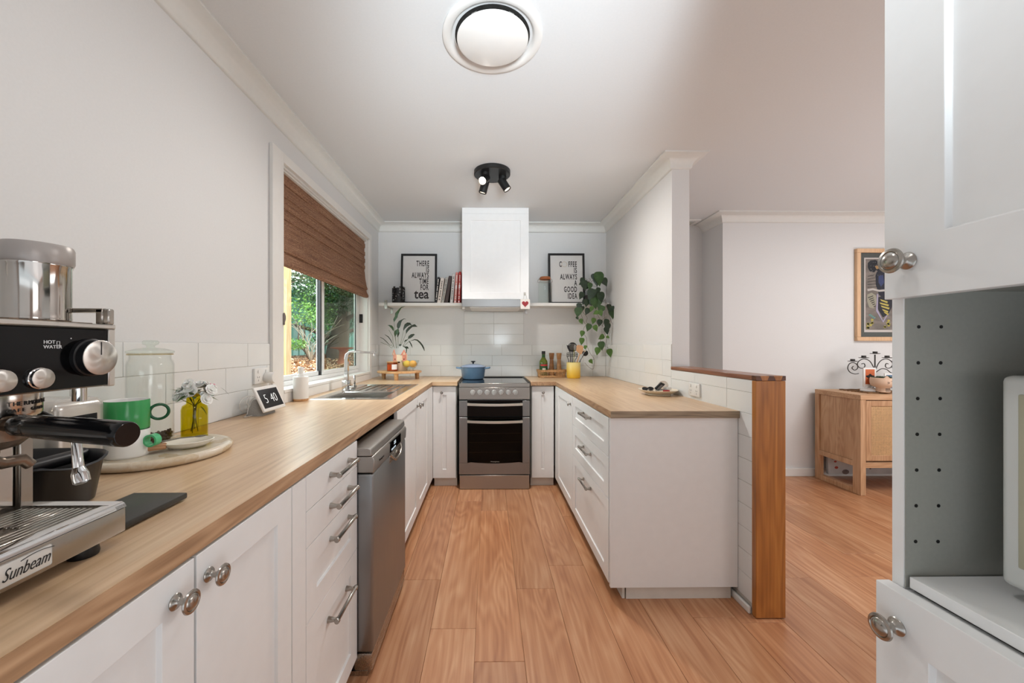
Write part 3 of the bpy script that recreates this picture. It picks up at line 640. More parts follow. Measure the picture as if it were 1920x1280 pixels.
b = B(); b.box(-.60, -.588, m0, m1, 1.2485, 1.2555, .0015); b.box(-.60, -.589, m1-.011, m1, 1.160, 1.2485, .0015); b.done('panel_trim', mat('light_steel', 'CFCBC5', .3, .8), t, world=True)
b = B(); b.box(-.985, -.605, m0+.02, m1-.02, 1.2560, 1.2575)
for i in range(14): b.box(-.98, -.61, m0+.03+i*.021, m0+.04+i*.021, 1.2573, 1.2588)
b.done('cup_warmer', ESD, t, world=True, smooth=False)
b = B(); b.box(-.985, -.680, m1-.010, m1-.002, 1.2555, 1.262); b.box(-.985, -.600, m1-.010, m1-.002, 1.274, 1.281, .001); b.box(-.680, -.655, m1-.010, m1-.002, 1.2555, 1.281, .002)
b.box(-.612, -.600, m1-.010, m1-.002, 1.2555, 1.281, .002); b.box(-.985, -.978, m0, m1-.002, 1.2555, 1.281, .001); b.box(-.600, -.590, m1-.010, m1, 1.2555, 1.280, .002); b.done('cup_rail', ES, t, world=True)
RADS = mat('spun_aluminium', 'CFCBC6', .22, 1)
def spun(name):
    tt = NT(name); bb = tt.b; bb.inputs['Metallic'].default_value = 1; bb.inputs['Base Color'].default_value = lin('D4D0CA'); bb.inputs['Roughness'].default_value = .3
    bb.inputs['Anisotropic'].default_value = .9; tg = tt.n('ShaderNodeTangent', direction_type='RADIAL', axis='X'); tt.l(tg.outputs[0], bb.inputs['Tangent']); return tt.m
SPUN = spun('spun_aluminium_face')
def dial(y, z, r, x1, name, mark=False):
    o = bpy.data.objects.new(name, None); 
    b = B(); b.lathe([(0, 0), (r*1.10, 0), (r*1.08, (x1+.590)*.30), (r*1.0, (x1+.590)*.35), (r*.99, (x1+.590)*.92)], 40, (-.590, y, z), (1, 0, 0)); k = b.done(name, BLACK if mark else CHROME, t, world=True)
    bb_ = B(); bb_.M = Matrix(); L = x1+.590
    bb_.lathe([(r*.99, L*.92-L), (r, L*.97-L), (r*.97, 0), (0, .0001)], 48, (0, 0, 0), (1, 0, 0)); f = bb_.done('knob_face', SPUN, k, world=False); f.location = (WM[k].inverted() @ Vector((x1, y, z)))
    if mark: b = B(); b.box(x1, x1+.0006, y-.0006, y+.0006, z+.004, z+r*.9); b.done('pointer', BLACK, k, world=True)
    bpy.data.objects.remove(o)
p = aX(190, 670, -.573); dial(p.y, p.z, .0255, -.573, 'steam_dial', True)
p = aX(83, 709, -.583); dial(p.y, p.z, .0130, -.583, 'button'); dial(p.y-.041, p.z, .0130, -.583, 'button')
WT = mat('print_white', 'D8D8D8', .5)
Mx = lambda x, y, z: frame_m((x, y, z), (0, 1, 0), (0, 0, 1))
text('lettering', 'HOT\nWATER', .0065, Mx(-.5898, .515, 1.2255), WT, pan, world=True); text('lettering', 'STEAM', .0060, Mx(-.5898, .585, 1.226), WT, pan, world=True)
b = B(); b.tube([(-.5898, .531, 1.2245), (-.5898, .531, 1.2285), (-.5898, .5345, 1.2285), (-.5898, .5345, 1.2235), (-.5898, .531, 1.2235)], .0004, 4); b.lathe([(0, 0), (.0009, 0), (0, .0002)], 8, (-.5899, .549, 1.233), (1, 0, 0)); b.done('icon', WT, pan, world=True)
gc = Vector((-.650, .507))
b = B(); b.lathe([(0, 1.160), (.046, 1.160), (.046, 1.134), (.044, 1.130), (0, 1.130)], 40, (gc.x, gc.y, 0)); gr = b.done('group_head', mat('polished_steel', 'BDB6AD', .16, 1, noise=.04), t, world=True)
# curved lettering round the collar
for i, chh in enumerate('DUAL THERMOBLOCK'):
    a = -.95+i*.115; nx, ny = math.cos(a), math.sin(a)
    if chh != ' ': text('lettering', chh, .0075, frame_m((gc.x+.0463*nx, gc.y+.0463*ny, 1.1455), (-ny, nx, 0), (0, 0, 1)), BLACKM, gr, world=True)
for i, chh in enumerate('58MM CAFE GROUP'):
    a = -.90+i*.105; nx, ny = math.cos(a), math.sin(a)
    if chh != ' ': text('lettering', chh, .0060, frame_m((gc.x+.0463*nx, gc.y+.0463*ny, 1.1375), (-ny, nx, 0), (0, 0, 1)), BLACKM, gr, world=True)
b = B(); b.lathe([(0, 1.131), (.040, 1.131), (.041, 1.122), (.037, 1.116), (.036, 1.100), (.026, 1.090), (.010, 1.085), (0, 1.085)], 32, (gc.x, gc.y, 0)); pf = b.done('portafilter', ESD, t, world=True)
h0 = Vector((-.628, .500, 1.120)); h1 = Vector((-.600, .4935, 1.1225)); he = aY(240, 814, .462); dd = (he-h1)
b = B(); b.tube([h0, h1], [.008, .008], 16); ds = [(0, .0105), (.04, .0138), (.10, .0132), (.14, .0125), (.16, .0132), (.22, .0145), (.6, .0152), (.93, .0154), (.99, .0150), (1.0, .0138)]
b.done('handle_neck', ESD, pf, world=True)
b = B(); b.tube([h1+dd*s for s, r in ds], [r for s, r in ds], 28); b.done('handle', mat('black_handle', '0B0B0D', .14), pf, world=True, ang=50)
b = B(); b.tube([(gc.x, gc.y, 1.09), (gc.x, gc.y, 1.073), (gc.x+.002, gc.y+.012, 1.066), (gc.x+.006, gc.y+.030, 1.066), (gc.x+.008, gc.y+.038, 1.056)], [.010, .009, .008, .008, .007], 14); b.tube([(gc.x, gc.y, 1.073), (gc.x, gc.y-.02, 1.066), (gc.x, gc.y-.034, 1.056)], [.009, .008, .007], 14); b.done('spout', ESD, pf, world=True, ang=60)
p = aY(149, 735, .585); b = B(); b.cyl((p.x, p.y, 1.162), (p.x, p.y, aY(149, 751, .585).z), .0085, n=20); b.done('water_outlet', CHROME, t, world=True)
p1 = aY(143, 826, .575); p2 = aY(147, 876, .572); p3 = aY(152, 884, .571); p4 = aY(155, 909, .57)
b = B(); b.tube([(-.72, .570, 1.162), (-.705, .573, 1.14), (-.66, .577, 1.115), p1, p2], .0062, 16); b.lathe([(0, 0), (.0062, 0), (.0085, .006), (.0098, .010), (.0098, .022), (.006, .0245), (0, .025)], 20, p2, p4-p2); b.done('steam_wand', CHROME, t, world=True, ang=50)
b = B(); b.tube([(-.700, .572, 1.137), (-.650, .577, 1.110)], [.009, .009], 14); b.done('wand_grip', BLACK, t, world=True)
# drip tray
TX = -.575; b = B(); b.box(-.99, TX-.008, m0, m1, .928, .972, .004, 2); b.box(-.60, TX, m0, m1+.002, .930, .9675, .0018, 2); tr_ = b.done('drip_tray', ES, t, world=True)
b = B()
b.prism([(-.722, .9685), (TX+.001, .9685), (TX-.0015, .9735), (TX-.012, .9765), (-.722, .9765)], lambda u, v, d: (u, d, v), m1-.014, m1+.002)
b.prism([(TX-.022, .9685), (TX+.001, .9685), (TX-.0015, .9735), (TX-.006, .9765), (TX-.022, .9755)], lambda u, v, d: (u, d, v), m0, m1+.002)
b.done('tray_rim', CHROME, t, world=True)
for k, x in enumerate([-.715+i*.0088 for i in range(14)]):
    b = B()
    segs = [(m0+.01, m1-.020)]
    for hy in (.385, .50, .30): 
        if abs(x+.655) < .014: 
            ns = []
            for a_, c_ in segs:
                lo, hi = hy-.030, hy+.030
                if a_ < lo and c_ > hi: ns += [(a_, lo), (hi, c_)]
                else: ns.append((a_, c_))
            segs = ns
    for a_, c_ in segs: b = B(); b.box(x, x+.0056, a_, c_, .971, .9752, .001); b.done('grid_bar', ES, t, world=True)
b = B(); b.box(-.716, TX-.02, m0+.006, m1-.016, .9698, .9708); b.done('tray_well', mat('tray_dark', '2A2622', .35, .6), t, world=True, smooth=False)
b = B(); b.box(TX, TX+.0022, .250, .4385, .9345, .9625, .002, 2) if False else b.box(TX, TX+.0022, .250, aX(95, 1045, TX).y, .9365, .9635, .002, 2); bdg = b.done('badge', mat('badge_silver', 'DEDCD8', .25, .3), t, world=True)
text('lettering', 'Sunbeam', .0215, Mx(TX+.0024, aX(10, 1090, TX).y-.006, .9425), BLACKM, bdg, sx=.64, shear=.5, off=-.0002, world=True)
b = B(); y0_ = aX(20, 1090, TX).y; b.tube([(TX+.0026, y0_+.008+i*.0045, .959+.0028*math.sin(i/8*math.pi)) for i in range(9)], .0005, 5); b.done('badge_arc', BLACKM, bdg, world=True)
for xx, yy in ((-.60, .575), (-.60, .29), (-.95, .29), (-.95, .575)):
    b = B(); b.lathe([(0, 0), (.017, 0), (.018, .004), (.016, .0165), (0, .017)], 20, (xx, yy, TT)); b.done('foot', BLACK, t, world=True)
# canister standing on the cup warmer
p = aY(70, 600, .56)
t = thing('steel_canister', 'round stainless steel canister with clear lid on top of the espresso machine', 'canister', (p.x, .56, 1.2590)); r = .0345
b = B(); b.lathe([(0, 0), (r, 0), (r*1.01, .002), (r, .004), (r, .076), (r*1.03, .078), (r*1.03, .081), (r, .082), (r*.96, .082), (0, .080)], 48); b.done('body', mat('mirror_canister', 'B9B4AE', .1, 1), t)
b = B(); b.lathe([(r*1.04, .080), (r*1.09, .084), (r*1.09, .104), (r*1.04, .108), (0, .109)], 48); b.done('lid', mat('smoky_lid', 'A69F9A', .3, .2, noise=.05, nscale=20), t)
# black slab scale
t = thing('knock_box', 'black plastic knock box with a padded bar behind the espresso machine', 'knock box', (-.890, .745, TT), R(0))
def rr(a, b_, n=10, e=3.2):
    P = []
    for i in range(n*4):
        q = 2*math.pi*i/(n*4); c, s = math.cos(q), math.sin(q); P.append((a*abs(c)**(2/e)*(1 if c > 0 else -1), b_*abs(s)**(2/e)*(1 if s > 0 else -1)))
    return P
def loft(b, rings_, capb=True, capt=False):
    rs = [[b.bm.verts.new(b.M @ Vector(p)) for p in r_] for r_ in rings_]
    for A, Q in zip(rs, rs[1:]):
        m = len(A)
        for k in range(m): b._face([A[k], A[(k+1) % m], Q[(k+1) % m], Q[k]])
    if capb: b._face(rs[0])
    if capt: b._face(rs[-1][::-1])
b = B()
dip = lambda x, y, a: -.010*(1-abs(y)/a) if False else -.012*max(0, 1-(y/.06)**2)*(1 if abs(x) > .10 else 0)
lay = [(.092, .060, .001), (.099, .067, .004), (.112, .078, .088), (.117, .083, .091), (.114, .080, .094), (.110, .076, .090), (.095, .063, .008)]
loft(b, [[(x, y, z+(dip(x, y, 0) if z > .05 else 0)) for x, y in rr(a, c)] for a, c, z in lay], True, True); b.done('bin', mat('black_satin', '1A1A1C', .32), t, ang=50)
b = B(); b.tube([(.035, -.076, .083), (.035, .076, .083)], [.013, .013], 18); b.done('knock_bar', BLACK, t)
t = thing('digital_scale', 'flat charcoal square scale lying on the worktop beside the drip tray', 'scale', (-.66, .705, TT)); 
b = B(); b.box(-.056, .052, -.075, .078, .003, .015, .003, 2); b.done('plate', mat('charcoal_slate', '353431', .42), t)
b = B(); b.box(-.04, .04, -.06, .06, .0005, .004); b.done('base', BLACK, t)
# acrylic / metal storage bin against the wall
t = thing('container', 'small silvery toaster with black handle recess against the wall', 'container', (-1.02, .905, TT))
b = B(); b.box(-.075, .075, -.060, .060, .006, .188, .022, 4); b.done('case', mat('pearl_steel', 'C9C4BC', .22, .55), t)
b = B(); b.box(.0745, .0760, -.030, .032, .105, .150, .001); b.box(.006, .05, -.0612, -.0595, .12, .155, .001); b.done('slot_plate', BLACKG, t)
b = B(); b.box(.076, .092, -.012, .014, .128, .142, .004, 2); b.done('lever', BLACK, t)  # handle of the container
b = B(); b.box(-.06, .06, -.05, .05, 0, .008); b.done('base', BLACK, t)
# ---- marble tray and what stands on it
MARB = mat('shell_marble', 'DCCDB6', .22, noise=.12, nscale=12, stretch=(1, 2, 1))
def patchy():
    t = NT('capiz_shell_marble'); bb = t.b; bb.inputs['Roughness'].default_value = .25
    tc = t.n('ShaderNodeTexCoord'); v = t.n('ShaderNodeTexVoronoi'); v.inputs['Scale'].default_value = 16; t.l(tc.outputs['Object'], v.inputs['Vector'])
    n = t.n('ShaderNodeTexNoise'); n.inputs['Scale'].default_value = 70; n.inputs['Detail'].default_value = 4; n.inputs['Distortion'].default_value = 1.5; t.l(tc.outputs['Object'], n.inputs['Vector'])
    s = t.n('ShaderNodeSeparateColor'); t.l(v.outputs['Color'], s.inputs[0]); a = t.n('ShaderNodeMath', operation='MULTIPLY_ADD', i_1=.5); t.l(s.outputs[0], a.inputs[0]); m = t.n('ShaderNodeMath', operation='MULTIPLY', i_1=.5); t.l(n.outputs['Fac'], m.inputs[0]); t.l(m.outputs[0], a.inputs[2])
    r = t.ramp(a.outputs[0], [(.2, lin('E9DFCE')), (.5, lin('DECFB8')), (.8, lin('CDB693'))]); t.l(r.outputs[0], bb.inputs['Base Color']); return t.m
TRC = Vector((-.930, 1.10, TT))
t = thing('marble_tray', 'round cream marble tray holding mugs, jar and vase by the wall', 'tray', TRC)
b = B(); b.lathe([(0, 0), (.155, 0), (.163, .003), (.170, .012), (.168, .020), (.160, .0245), (.150, .0235), (.143, .0200), (0, .0190)], 72); b.done('tray_disc', patchy(), t, ang=60)
ZT = TT+.0192
GRN = mat('green_glaze', '3E9A58', .14); GRD = mat('dark_green_glaze', '12512F', .12); GRL = mat('light_green_glaze', '57B87F', .16)
def mug(name, label, loc, h, r, mo, mi, mh, hd, hz, hr, tr, wide):
    t = thing(name, label, 'mug', loc)
    b = B(); b.lathe([(0, 0), (r*.93, 0), (r*.98, .002), (r, .006), (r, h-.002), (r*.985, h)], 48); b.done('cup', mo, t)
    b = B(); b.lathe([(r*.985, h), (r*.95, h-.001), (r*.93, h-.008), (r*.93, .008), (r*.85, .005), (0, .005)], 48); b.done('lining', mi, t)
    b = B(); d = Vector((math.cos(hd), math.sin(hd), 0)); c = d*(r+hr-.002)+Vector((0, 0, hz))
    if wide:
        q = Vector((-d.y, d.x, 0)); b.lathe([(hr, -wide), (hr, wide), (hr-tr*1.6, wide), (hr-tr*1.6, -wide), (hr, -wide)], 32, c, q)
    else:
        P = [c+d*hr*math.cos(a/24*2*math.pi)+Vector((0, 0, hr*math.sin(a/24*2*math.pi))) for a in range(25)]; b.tube(P, tr, 12, False)
    b.done('handle', mh, t, ang=60); return t
mc = (-.958, 1.028)
mug('white_mug', 'white mug with light green handle at the bottom of the stack', (mc[0], mc[1], ZT), .070, .0465, CERAM, CERAM, GRL, R(6), .040, .0165, .0028, .010)
mug('green_mug', 'glossy green mug with dark green ring handle stacked on the white mug', (mc[0], mc[1], ZT+.0705), .078, .0465, GRN, CERAM, GRD, R(38), .040, .0200, .0038, 0)
jc = (-1.022, 1.172)
JAR = glass('jar_glass', 'FDFEFD', .8); t = thing('glass_storage_jar', 'tall clear glass jar with knobbed lid and a few coffee beans', 'jar', (jc[0], jc[1], ZT)); r = .056
b = B(); b.lathe([(0, .001), (r*.9, .001), (r, .008), (r, .235), (r*.96, .246), (r*.88, .252), (r*.87, .262), (r*.93, .266), (r*.93, .268), (r*.84, .268), (r*.84, .252), (r*.93, .243), (r*.965, .233), (r*.965, .010), (r*.88, .005), (0, .005)], 56); b.done('jar_body', JAR, t, ang=60)
b = B(); b.lathe([(r*.90, .269), (r*1.01, .271), (r*1.01, .276), (r*.6, .283), (r*.2, .286), (r*.16, .291), (r*.34, .297), (r*.36, .303), (r*.28, .308), (0, .309)], 48); b.done('lid', glass('lid_glass', 'F8FCF9', 1.0), t, ang=60)
b = B(); b.lathe([(r*.85, .264), (r*.96, .264), (r*.97, .268), (r*.85, .268)], 40); b.done('seal', glass('seal', 'E5DCC4', .8), t)
b = B(); random.seed(5)
for i in range(420):
    a = random.uniform(0, 6.283); q = r*.9*math.sqrt(random.random()); hmax = .012+.026*(1+math.cos(a-R(-40)))*.5*(q/r)
    z = .007+random.uniform(0, hmax); K = Matrix.Translation((q*math.cos(a), q*math.sin(a), z)) @ Matrix.Rotation(random.uniform(0, 6), 4, (random.random(), random.random(), random.random()+.1)); b.M = K; b.ball((0, 0, 0), .0044, 6, 4, (1.25, .85, .6))
b.M = Matrix(); o = b.done('coffee_beans', mat('coffee_bean', '4A3226', .4, noise=.2), t); stuff(o)
# vase with flowers
vc = (-.928, 1.222)
t = thing('glass_vase', 'squat yellow-green glass vase holding white flowers', 'vase', (vc[0], vc[1], ZT)); r = .0345
YG = glass('yellow_green_glass', 'EFE978', .8)
b = B(); b.lathe([(0, .001), (r*.95, .001), (r, .004), (r, .092), (r*.9, .104), (r*.62, .110), (r*.60, .136), (r*.64, .138), (r*.54, .138), (r*.54, .110), (r*.86, .100), (r*.93, .090), (r*.93, .012), (0, .010)], 48); b.done('vase_body', YG, t, ang=60)
t2 = thing('flower_bunch', 'small bunch of white and pink blossoms in the yellow-green vase', 'flowers', (vc[0], vc[1], ZT+.01))
WF = mat('white_petal', 'FAF8F3', .6, sss=.1); PF = mat('pink_petal', 'E3A0B0', .6); LF = mat('flower_leaf', '3E5A28', .5, noise=.25, nscale=40); ST = mat('stem_green', '5E5A24', .6)
random.seed(11)
def flower(c, nrm, rad, m_, par, n=7):
    q = Vector(nrm).normalized().to_track_quat('Z', 'Y').to_matrix().to_4x4(); b = B(); b.M = Matrix.Translation(c) @ q
    for lay_, (rf, up, cnt) in enumerate(((1, .10, n), (.72, .40, n-1), (.42, .75, 5))):
        for k in range(cnt):
            a = 2*math.pi*(k+.5*lay_)/cnt; rr_ = rad*rf; w_ = rad*.42*rf+.002; ca, sa = math.cos(a), math.sin(a)
            pts = []
            for s_, ww, hh in ((.05, .15, 0), (.45, .8, .25*up+.05), (.85, 1, .7*up+.05), (1.05, .35, up*.8)):
                pts.append((s_*rr_, w_*ww, hh*rad))
            L = [b.bm.verts.new(b.M @ Vector((x*ca-y*sa, x*sa+y*ca, z+random.uniform(-.001, .001)))) for x, y, z in pts]; Rr = [b.bm.verts.new(b.M @ Vector((x*ca+y*sa, x*sa-y*ca, z+random.uniform(-.001, .001)))) for x, y, z in pts]
            for i in range(3): b._face([L[i], L[i+1], Rr[i+1], Rr[i]])
    return b.done('blossom', m_, par)
tops = []
for i in range(32):
    a = random.uniform(0, 6.283); q = .052*math.sqrt(random.random()); tops.append((Vector((q*math.cos(a), q*math.sin(a), .152+random.uniform(-.016, .020)-q*.45)), a, q))
for i, (c, a, q) in enumerate(tops): flower(c, (math.cos(a)*q*20+random.uniform(-.4,.4), math.sin(a)*q*20+random.uniform(-.4,.4)-.3, .5), random.uniform(.013, .018), WF, t2)
flower(Vector((.036, .030, .150)), (.6, .3, .6), .013, PF, t2)
b = B()
for c, a, q in tops[:9]: b.tube([(q*.3*math.cos(a+2), q*.3*math.sin(a+2), .008+random.random()*.03), (q*.1*math.cos(a), q*.1*math.sin(a), .095), c*.98], .0011, 5)
b.done('stems', ST, t2)
def leafb(b, p, d, L, W_, up=(0, 0, 1), curl=.2, nseg=5, fold=.12):
    d = Vector(d).normalized(); s_ = d.cross(Vector(up)).normalized(); u_ = s_.cross(d).normalized(); A = []
    for i in range(nseg+1):
        f = i/nseg; w_ = W_*math.sin(math.pi*min(1, f**.8*.98+.02))*(1-.15*f); c = Vector(p)+d*L*f-u_*curl*L*f*f
        A.append((b.bm.verts.new(b.M @ (c+s_*w_+u_*w_*fold)), b.bm.verts.new(b.M @ c), b.bm.verts.new(b.M @ (c-s_*w_+u_*w_*fold))))
    for (a0, m0_, b0), (a1, m1_, b1) in zip(A, A[1:]): b._face([a0, a1, m1_, m0_]); b._face([m0_, m1_, b1, b0])
for i in range(11):
    b = B(); a = random.uniform(0, 6.283); leafb(b, (.015*math.cos(a), .015*math.sin(a), .118+random.random()*.022), (math.cos(a), math.sin(a), random.uniform(-.2, .7)), random.uniform(.03, .055), .007); b.done('leaf', LF, t2)
b = B(); leafb(b, (.05, .045, .145), (.6, .5, -.6), .036, .005); b.done('leaf', LF, t2)
b = B(); leafb(b, (.01, .01, .09), (.7, .3, -.9), .035, .007); b.done('leaf', LF, t2)
# spoon rest dish, wooden spoon-rest handle and spoon
t = thing('oval_dish', 'small white oval dish with a wooden handle on the marble tray', 'dish', (-.862, 1.113, ZT+.003), R(38))
b = B(); b.lathe([(0, 0), (.040, 0), (.052, .008), (.058, .015), (.0605, .0165), (.058, .018), (.050, .012), (.030, .0075), (0, .007)], 48, sx=1, sy=.80); b.done('plate', mat('cream_stoneware', 'EAE2D4', .3), t, ang=60)
b = B(); b.box(-.098, -.048, -.028, .002, .005, .019, .004, 3); b.done('wooden_handle', wood('acacia', '9C6B48', 'C08E66', 'D6A880', 0, 3, .5, .5, .1, False), t)
t = thing('teaspoon', 'steel teaspoon resting across the small oval dish', 'spoon', (-.862, 1.113, ZT+.026), R(50))
b = B(); n = 12; rows = []
for i in range(n+1):
    f = i/n; x = .010+f*.036; w_ = .0115*math.sin(math.pi*min(.98, max(.1, f*.92+.06))); rows.append((x, w_, -.004*math.sin(math.pi*f)))
for (xa, wa, za), (xb, wb, zb) in zip(rows, rows[1:]):
    for k in range(4):
        f0, f1 = -1+k*.5, -.5+k*.5; zf = lambda f, z: .002+z*(1-f*f)
        b.poly([(xa, wa*f0, zf(f0, za)), (xb, wb*f0, zf(f0, zb)), (xb, wb*f1, zf(f1, zb)), (xa, wa*f1, zf(f1, za))])
b.tube([(.012, 0, .002), (-.02, 0, .004), (-.065, 0, .001)], [.0016, .0018, .003], 8); b.done('spoon_body', mat('old_silver', '8C877E', .2, 1), t)
# ---------------------------------------------------------------- outlets, plug, cable, display, soap
def outlet(name, label, ax, pos, sgn, u, z, w_=.118, h_=.074, mid=0):
    t = thing(name, label, 'power outlet', (pos, u, z)); P = (lambda d, a, c: (d*sgn, a, c))
    b = B(); b.box(min(0, .011*sgn), max(0, .011*sgn), -w_/2, w_/2, -h_/2, h_/2, .002, 2); b.done('plate', WHITE, t)
    for q in (-1, 1):
        b = B(); b.box(min(.011*sgn, .0145*sgn), max(.011*sgn, .0145*sgn), q*w_*.26-.006, q*w_*.26+.006, h_*.18, h_*.38, .002, 2); b.done('switch', WHITE, t)
        b = B()
        for (yy, zz, tilt) in ((-.0065, -.006, .5), (.0065, -.006, -.5), (0, -.021, 0)):
            b.M = Matrix.Translation((.0111*sgn, q*w_*.26+yy, zz)) @ Matrix.Rotation(tilt, 4, 'X'); b.box(-.0004, .0004, -.0009, .0009, -.004, .004)
        b.M = Matrix(); b.done('socket_slots', BLACK, t, smooth=False)
    return t
outlet('double_power_outlet', 'white double power outlet on the tiles left of the window', 'x', XL+.006, 1, 1.885, 1.078)
t = thing('plug_adaptor', 'round white plug adaptor pushed into the outlet by the window', 'plug', (XL+.017, 1.915, 1.066)); b = B(); b.lathe([(0, .001), (.025, .001), (.027, .004), (.027, .040), (.024, .045), (0, .046)], 32, (0, 0, 0), (1, 0, 0)); b.done('plug_body', WHITE, t)
b = B(); b.tube([(.02, 0, -.026), (.02, 0, -.05)], .003, 8); b.done('strain_relief', WHITE, t)
b = B(); pts = []; random.seed(8); cx_, cy_, cz_ = XL+.037, 1.915, 1.01
pts = [(cx_, cy_, cz_), (cx_+.004, 1.905, .98), (cx_+.006, 1.86, .955)]
for i in range(46):
    a = i*.62; pts.append((XL+.035+.016*math.sin(a*.7)+.006, 1.775+.060*math.cos(a)+.015*math.sin(a*.31), .958+.038*math.sin(a+.3*math.sin(a*.4))))
pts += [(XL+.06, 1.70, .922), (XL+.07, 1.66, .916), (XL+.085, 1.72, .916), (XL+.11, 1.78, .917), (XL+.125, 1.78, .93)]
b.tube(pts, .0019, 6); tag(b.done('power_cable', mat('white_cable', 'D9D5CF', .4)), 'tangled white power cable between the outlet and the clock display', 'cable')
t = thing('smart_display', 'white smart display showing the time on its dark screen', 'display', (-1.01, 1.767, TT))
tl = R(25); K = Matrix.Translation((.010, 0, .073)) @ Matrix.Rotation(-tl, 4, 'Y')
b = B(); b.M = K; b.box(-.007, .004, -.0885, .0885, -.059, .059, .005, 3); sc_ = b.done('screen_case', WHITE, t)
b = B(); b.M = K; b.box(.004, .0046, -.076, .076, -.044, .044); b.done('screen', mat('screen_dark', '26272A', .12), sc_, smooth=False)
SCR = mat('screen_digits', 'E8E8E6', .5, emit='E8E8E6', estr=.7)
K2 = K @ frame_m((.0050, 0, 0), (0, 1, 0), (0, 0, 1))
text('clock_digits', '5', .062, K2 @ Matrix.Translation((-.052, -.022, 0)), SCR, sc_, sx=.85, off=-.0016); text('clock_digits', '40', .062, K2 @ Matrix.Translation((-.005, -.022, 0)), SCR, sc_, sx=.85, off=-.0016)
b = B(); loft(b, [[(x-.03, y, z) for x, y in rr(a, c, 8, 4)] for a, c, z in ((.040, .066, 0), (.040, .066, .004), (.018, .055, .055), (.012, .05, .07))], True, True); b.done('fabric_base', mat('grey_fabric', '9B9995', .9, noise=.15, nscale=400), t)
t = thing('soap_dispenser', 'white cylindrical soap pump with a wooden base ring beside the sink', 'soap dispenser', (-1.063, 2.185, TT)); r = .0405
b = B(); b.lathe([(0, .0), (r*.90, .0), (r*.98, .006), (r, .014), (0, .014)], 40); b.done('wooden_base', PALEOAK, t)
b = B(); b.lathe([(r, .014), (r, .132), (r*.985, .136), (0, .136)], 40); b.done('bottle', mat('matt_white', 'E8E6E2', .5), t)
b = B(); b.lathe([(0, .136), (.019, .136), (.019, .150), (.0145, .153), (.0145, .165), (.015, .166), (.015, .186), (.012, .191), (0, .191)], 28); b.tube([(0, 0, .182), (.0, .03, .183), (0, .045, .180)], .0035, 8); b.done('pump', mat('matt_white', '', 0), t)
# ================================================================ BACK WALL
ch = thing
# round footed stand
t = thing('footed_stand', 'round pale wooden footed stand in the corner by the window', 'stand', (-.833, 3.60, TT)); r = .205
b = B(); b.lathe([(0, .060), (r*.97, .060), (r, .064), (r, .076), (r*.97, .080), (0, .080)], 48, sx=1, sy=.78); b.done('top', PALEOAK, t)
for a in (-90, 162, 18):
    b = B(); b.lathe([(0, 0), (.016, 0), (.018, .003), (.021, .060), (0, .060)], 20, (.165*math.cos(R(a)), .128*math.sin(R(a)), 0)); b.done('leg', PALEOAK, t)
ZS = TT+.080
t = thing('candle', 'amber glass candle with a wooden lid and white label on the footed stand', 'candle', (-.875, 3.50, ZS)); r = .0475
b = B(); b.lathe([(0, .001), (r*.96, .001), (r, .005), (r, .082), (r*.95, .082), (r*.95, .008), (0, .007)], 36); b.done('glass', glass('amber_glass', 'F6D6BC', .8), t)
b = B(); b.lathe([(0, .009), (r*.93, .009), (r*.93, .062), (0, .062)], 32); b.done('wax', mat('candle_wax', 'D08A62', .5), t)
b = B(); b.lathe([(0, .082), (r*1.03, .082), (r*1.03, .089), (0, .089)], 32); b.done('lid', PALEOAK, t)
b = B(); b.lathe([(r*1.012, .018), (r*1.012, .064)], 14, (0, 0, 0), (0, 0, 1), R(-82), R(-15)); lb = b.done('label', mat('label_paper', 'EDE9E6', .6), t)
t = thing('cat_planter', 'pink and cream animal face planter with pointed ears on the footed stand', 'planter', (-.825, 3.60, ZS)); r = .066
PK = mat('pink_glaze', 'E59A84', .35); CR = mat('cream_glaze', 'E9D6BC', .35)
b = B(); b.lathe([(0, 0), (r*.93, 0), (r, .006), (r, .150), (r*.93, .150), (r*.93, .125), (0, .120)], 40); b.done('pot', CR, t)
def patch(nm, a0, a1, z0, z1, m_, rr0=1.012, top=None):
    b = B(); n = 12; rows = []
    for i in range(n+1):
        a = R(a0+(a1-a0)*i/n); zt_ = z1 if top is None else z1-top*(abs(i/n-.5)*2)**2; rows.append([b.bm.verts.new((r*rr0*math.cos(a), r*rr0*math.sin(a), z)) for z in (z0+(0 if top is None else top*(abs(i/n-.5)*2)**2), zt_)])
    for p, q in zip(rows, rows[1:]): b._face([p[0], q[0], q[1], p[1]])
    return b.done(nm, m_, t)
patch('pink_patch', -195, -108, .004, .1495, PK); patch('pink_patch', -62, -20, .085, .1495, PK)
for a, m_ in ((-140, PK), (-48, PK)):
    b = B(); c = Vector((r*.97*math.cos(R(a)), r*.97*math.sin(R(a)), .146)); tn = Vector((-math.sin(R(a)), math.cos(R(a)), 0)); n_ = Vector((math.cos(R(a)), math.sin(R(a)), 0))
    P = [c-tn*.030, c+tn*.030, c+tn*.012+Vector((0, 0, .032)), c+tn*.002+Vector((0, 0, .050)), c-tn*.008+Vector((0, 0, .040)), c-tn*.02+Vector((0, 0, .02))]
    A = [b.bm.verts.new(p+n_*.004) for p in P]; Q = [b.bm.verts.new(p-n_*.004) for p in P]; b._face(A); b._face(Q[::-1])
    for i in range(6): b._face([A[i], Q[i], Q[(i+1) % 6], A[(i+1) % 6]])
    e = b.done('ear', m_, t)
    b = B(); b.poly([c-tn*.012+n_*.0048+Vector((0, 0, .004)), c+tn*.014+n_*.0048+Vector((0, 0, .004)), c+n_*.0048+Vector((0, 0, .032))]); b.done('inner_ear', CR, e)
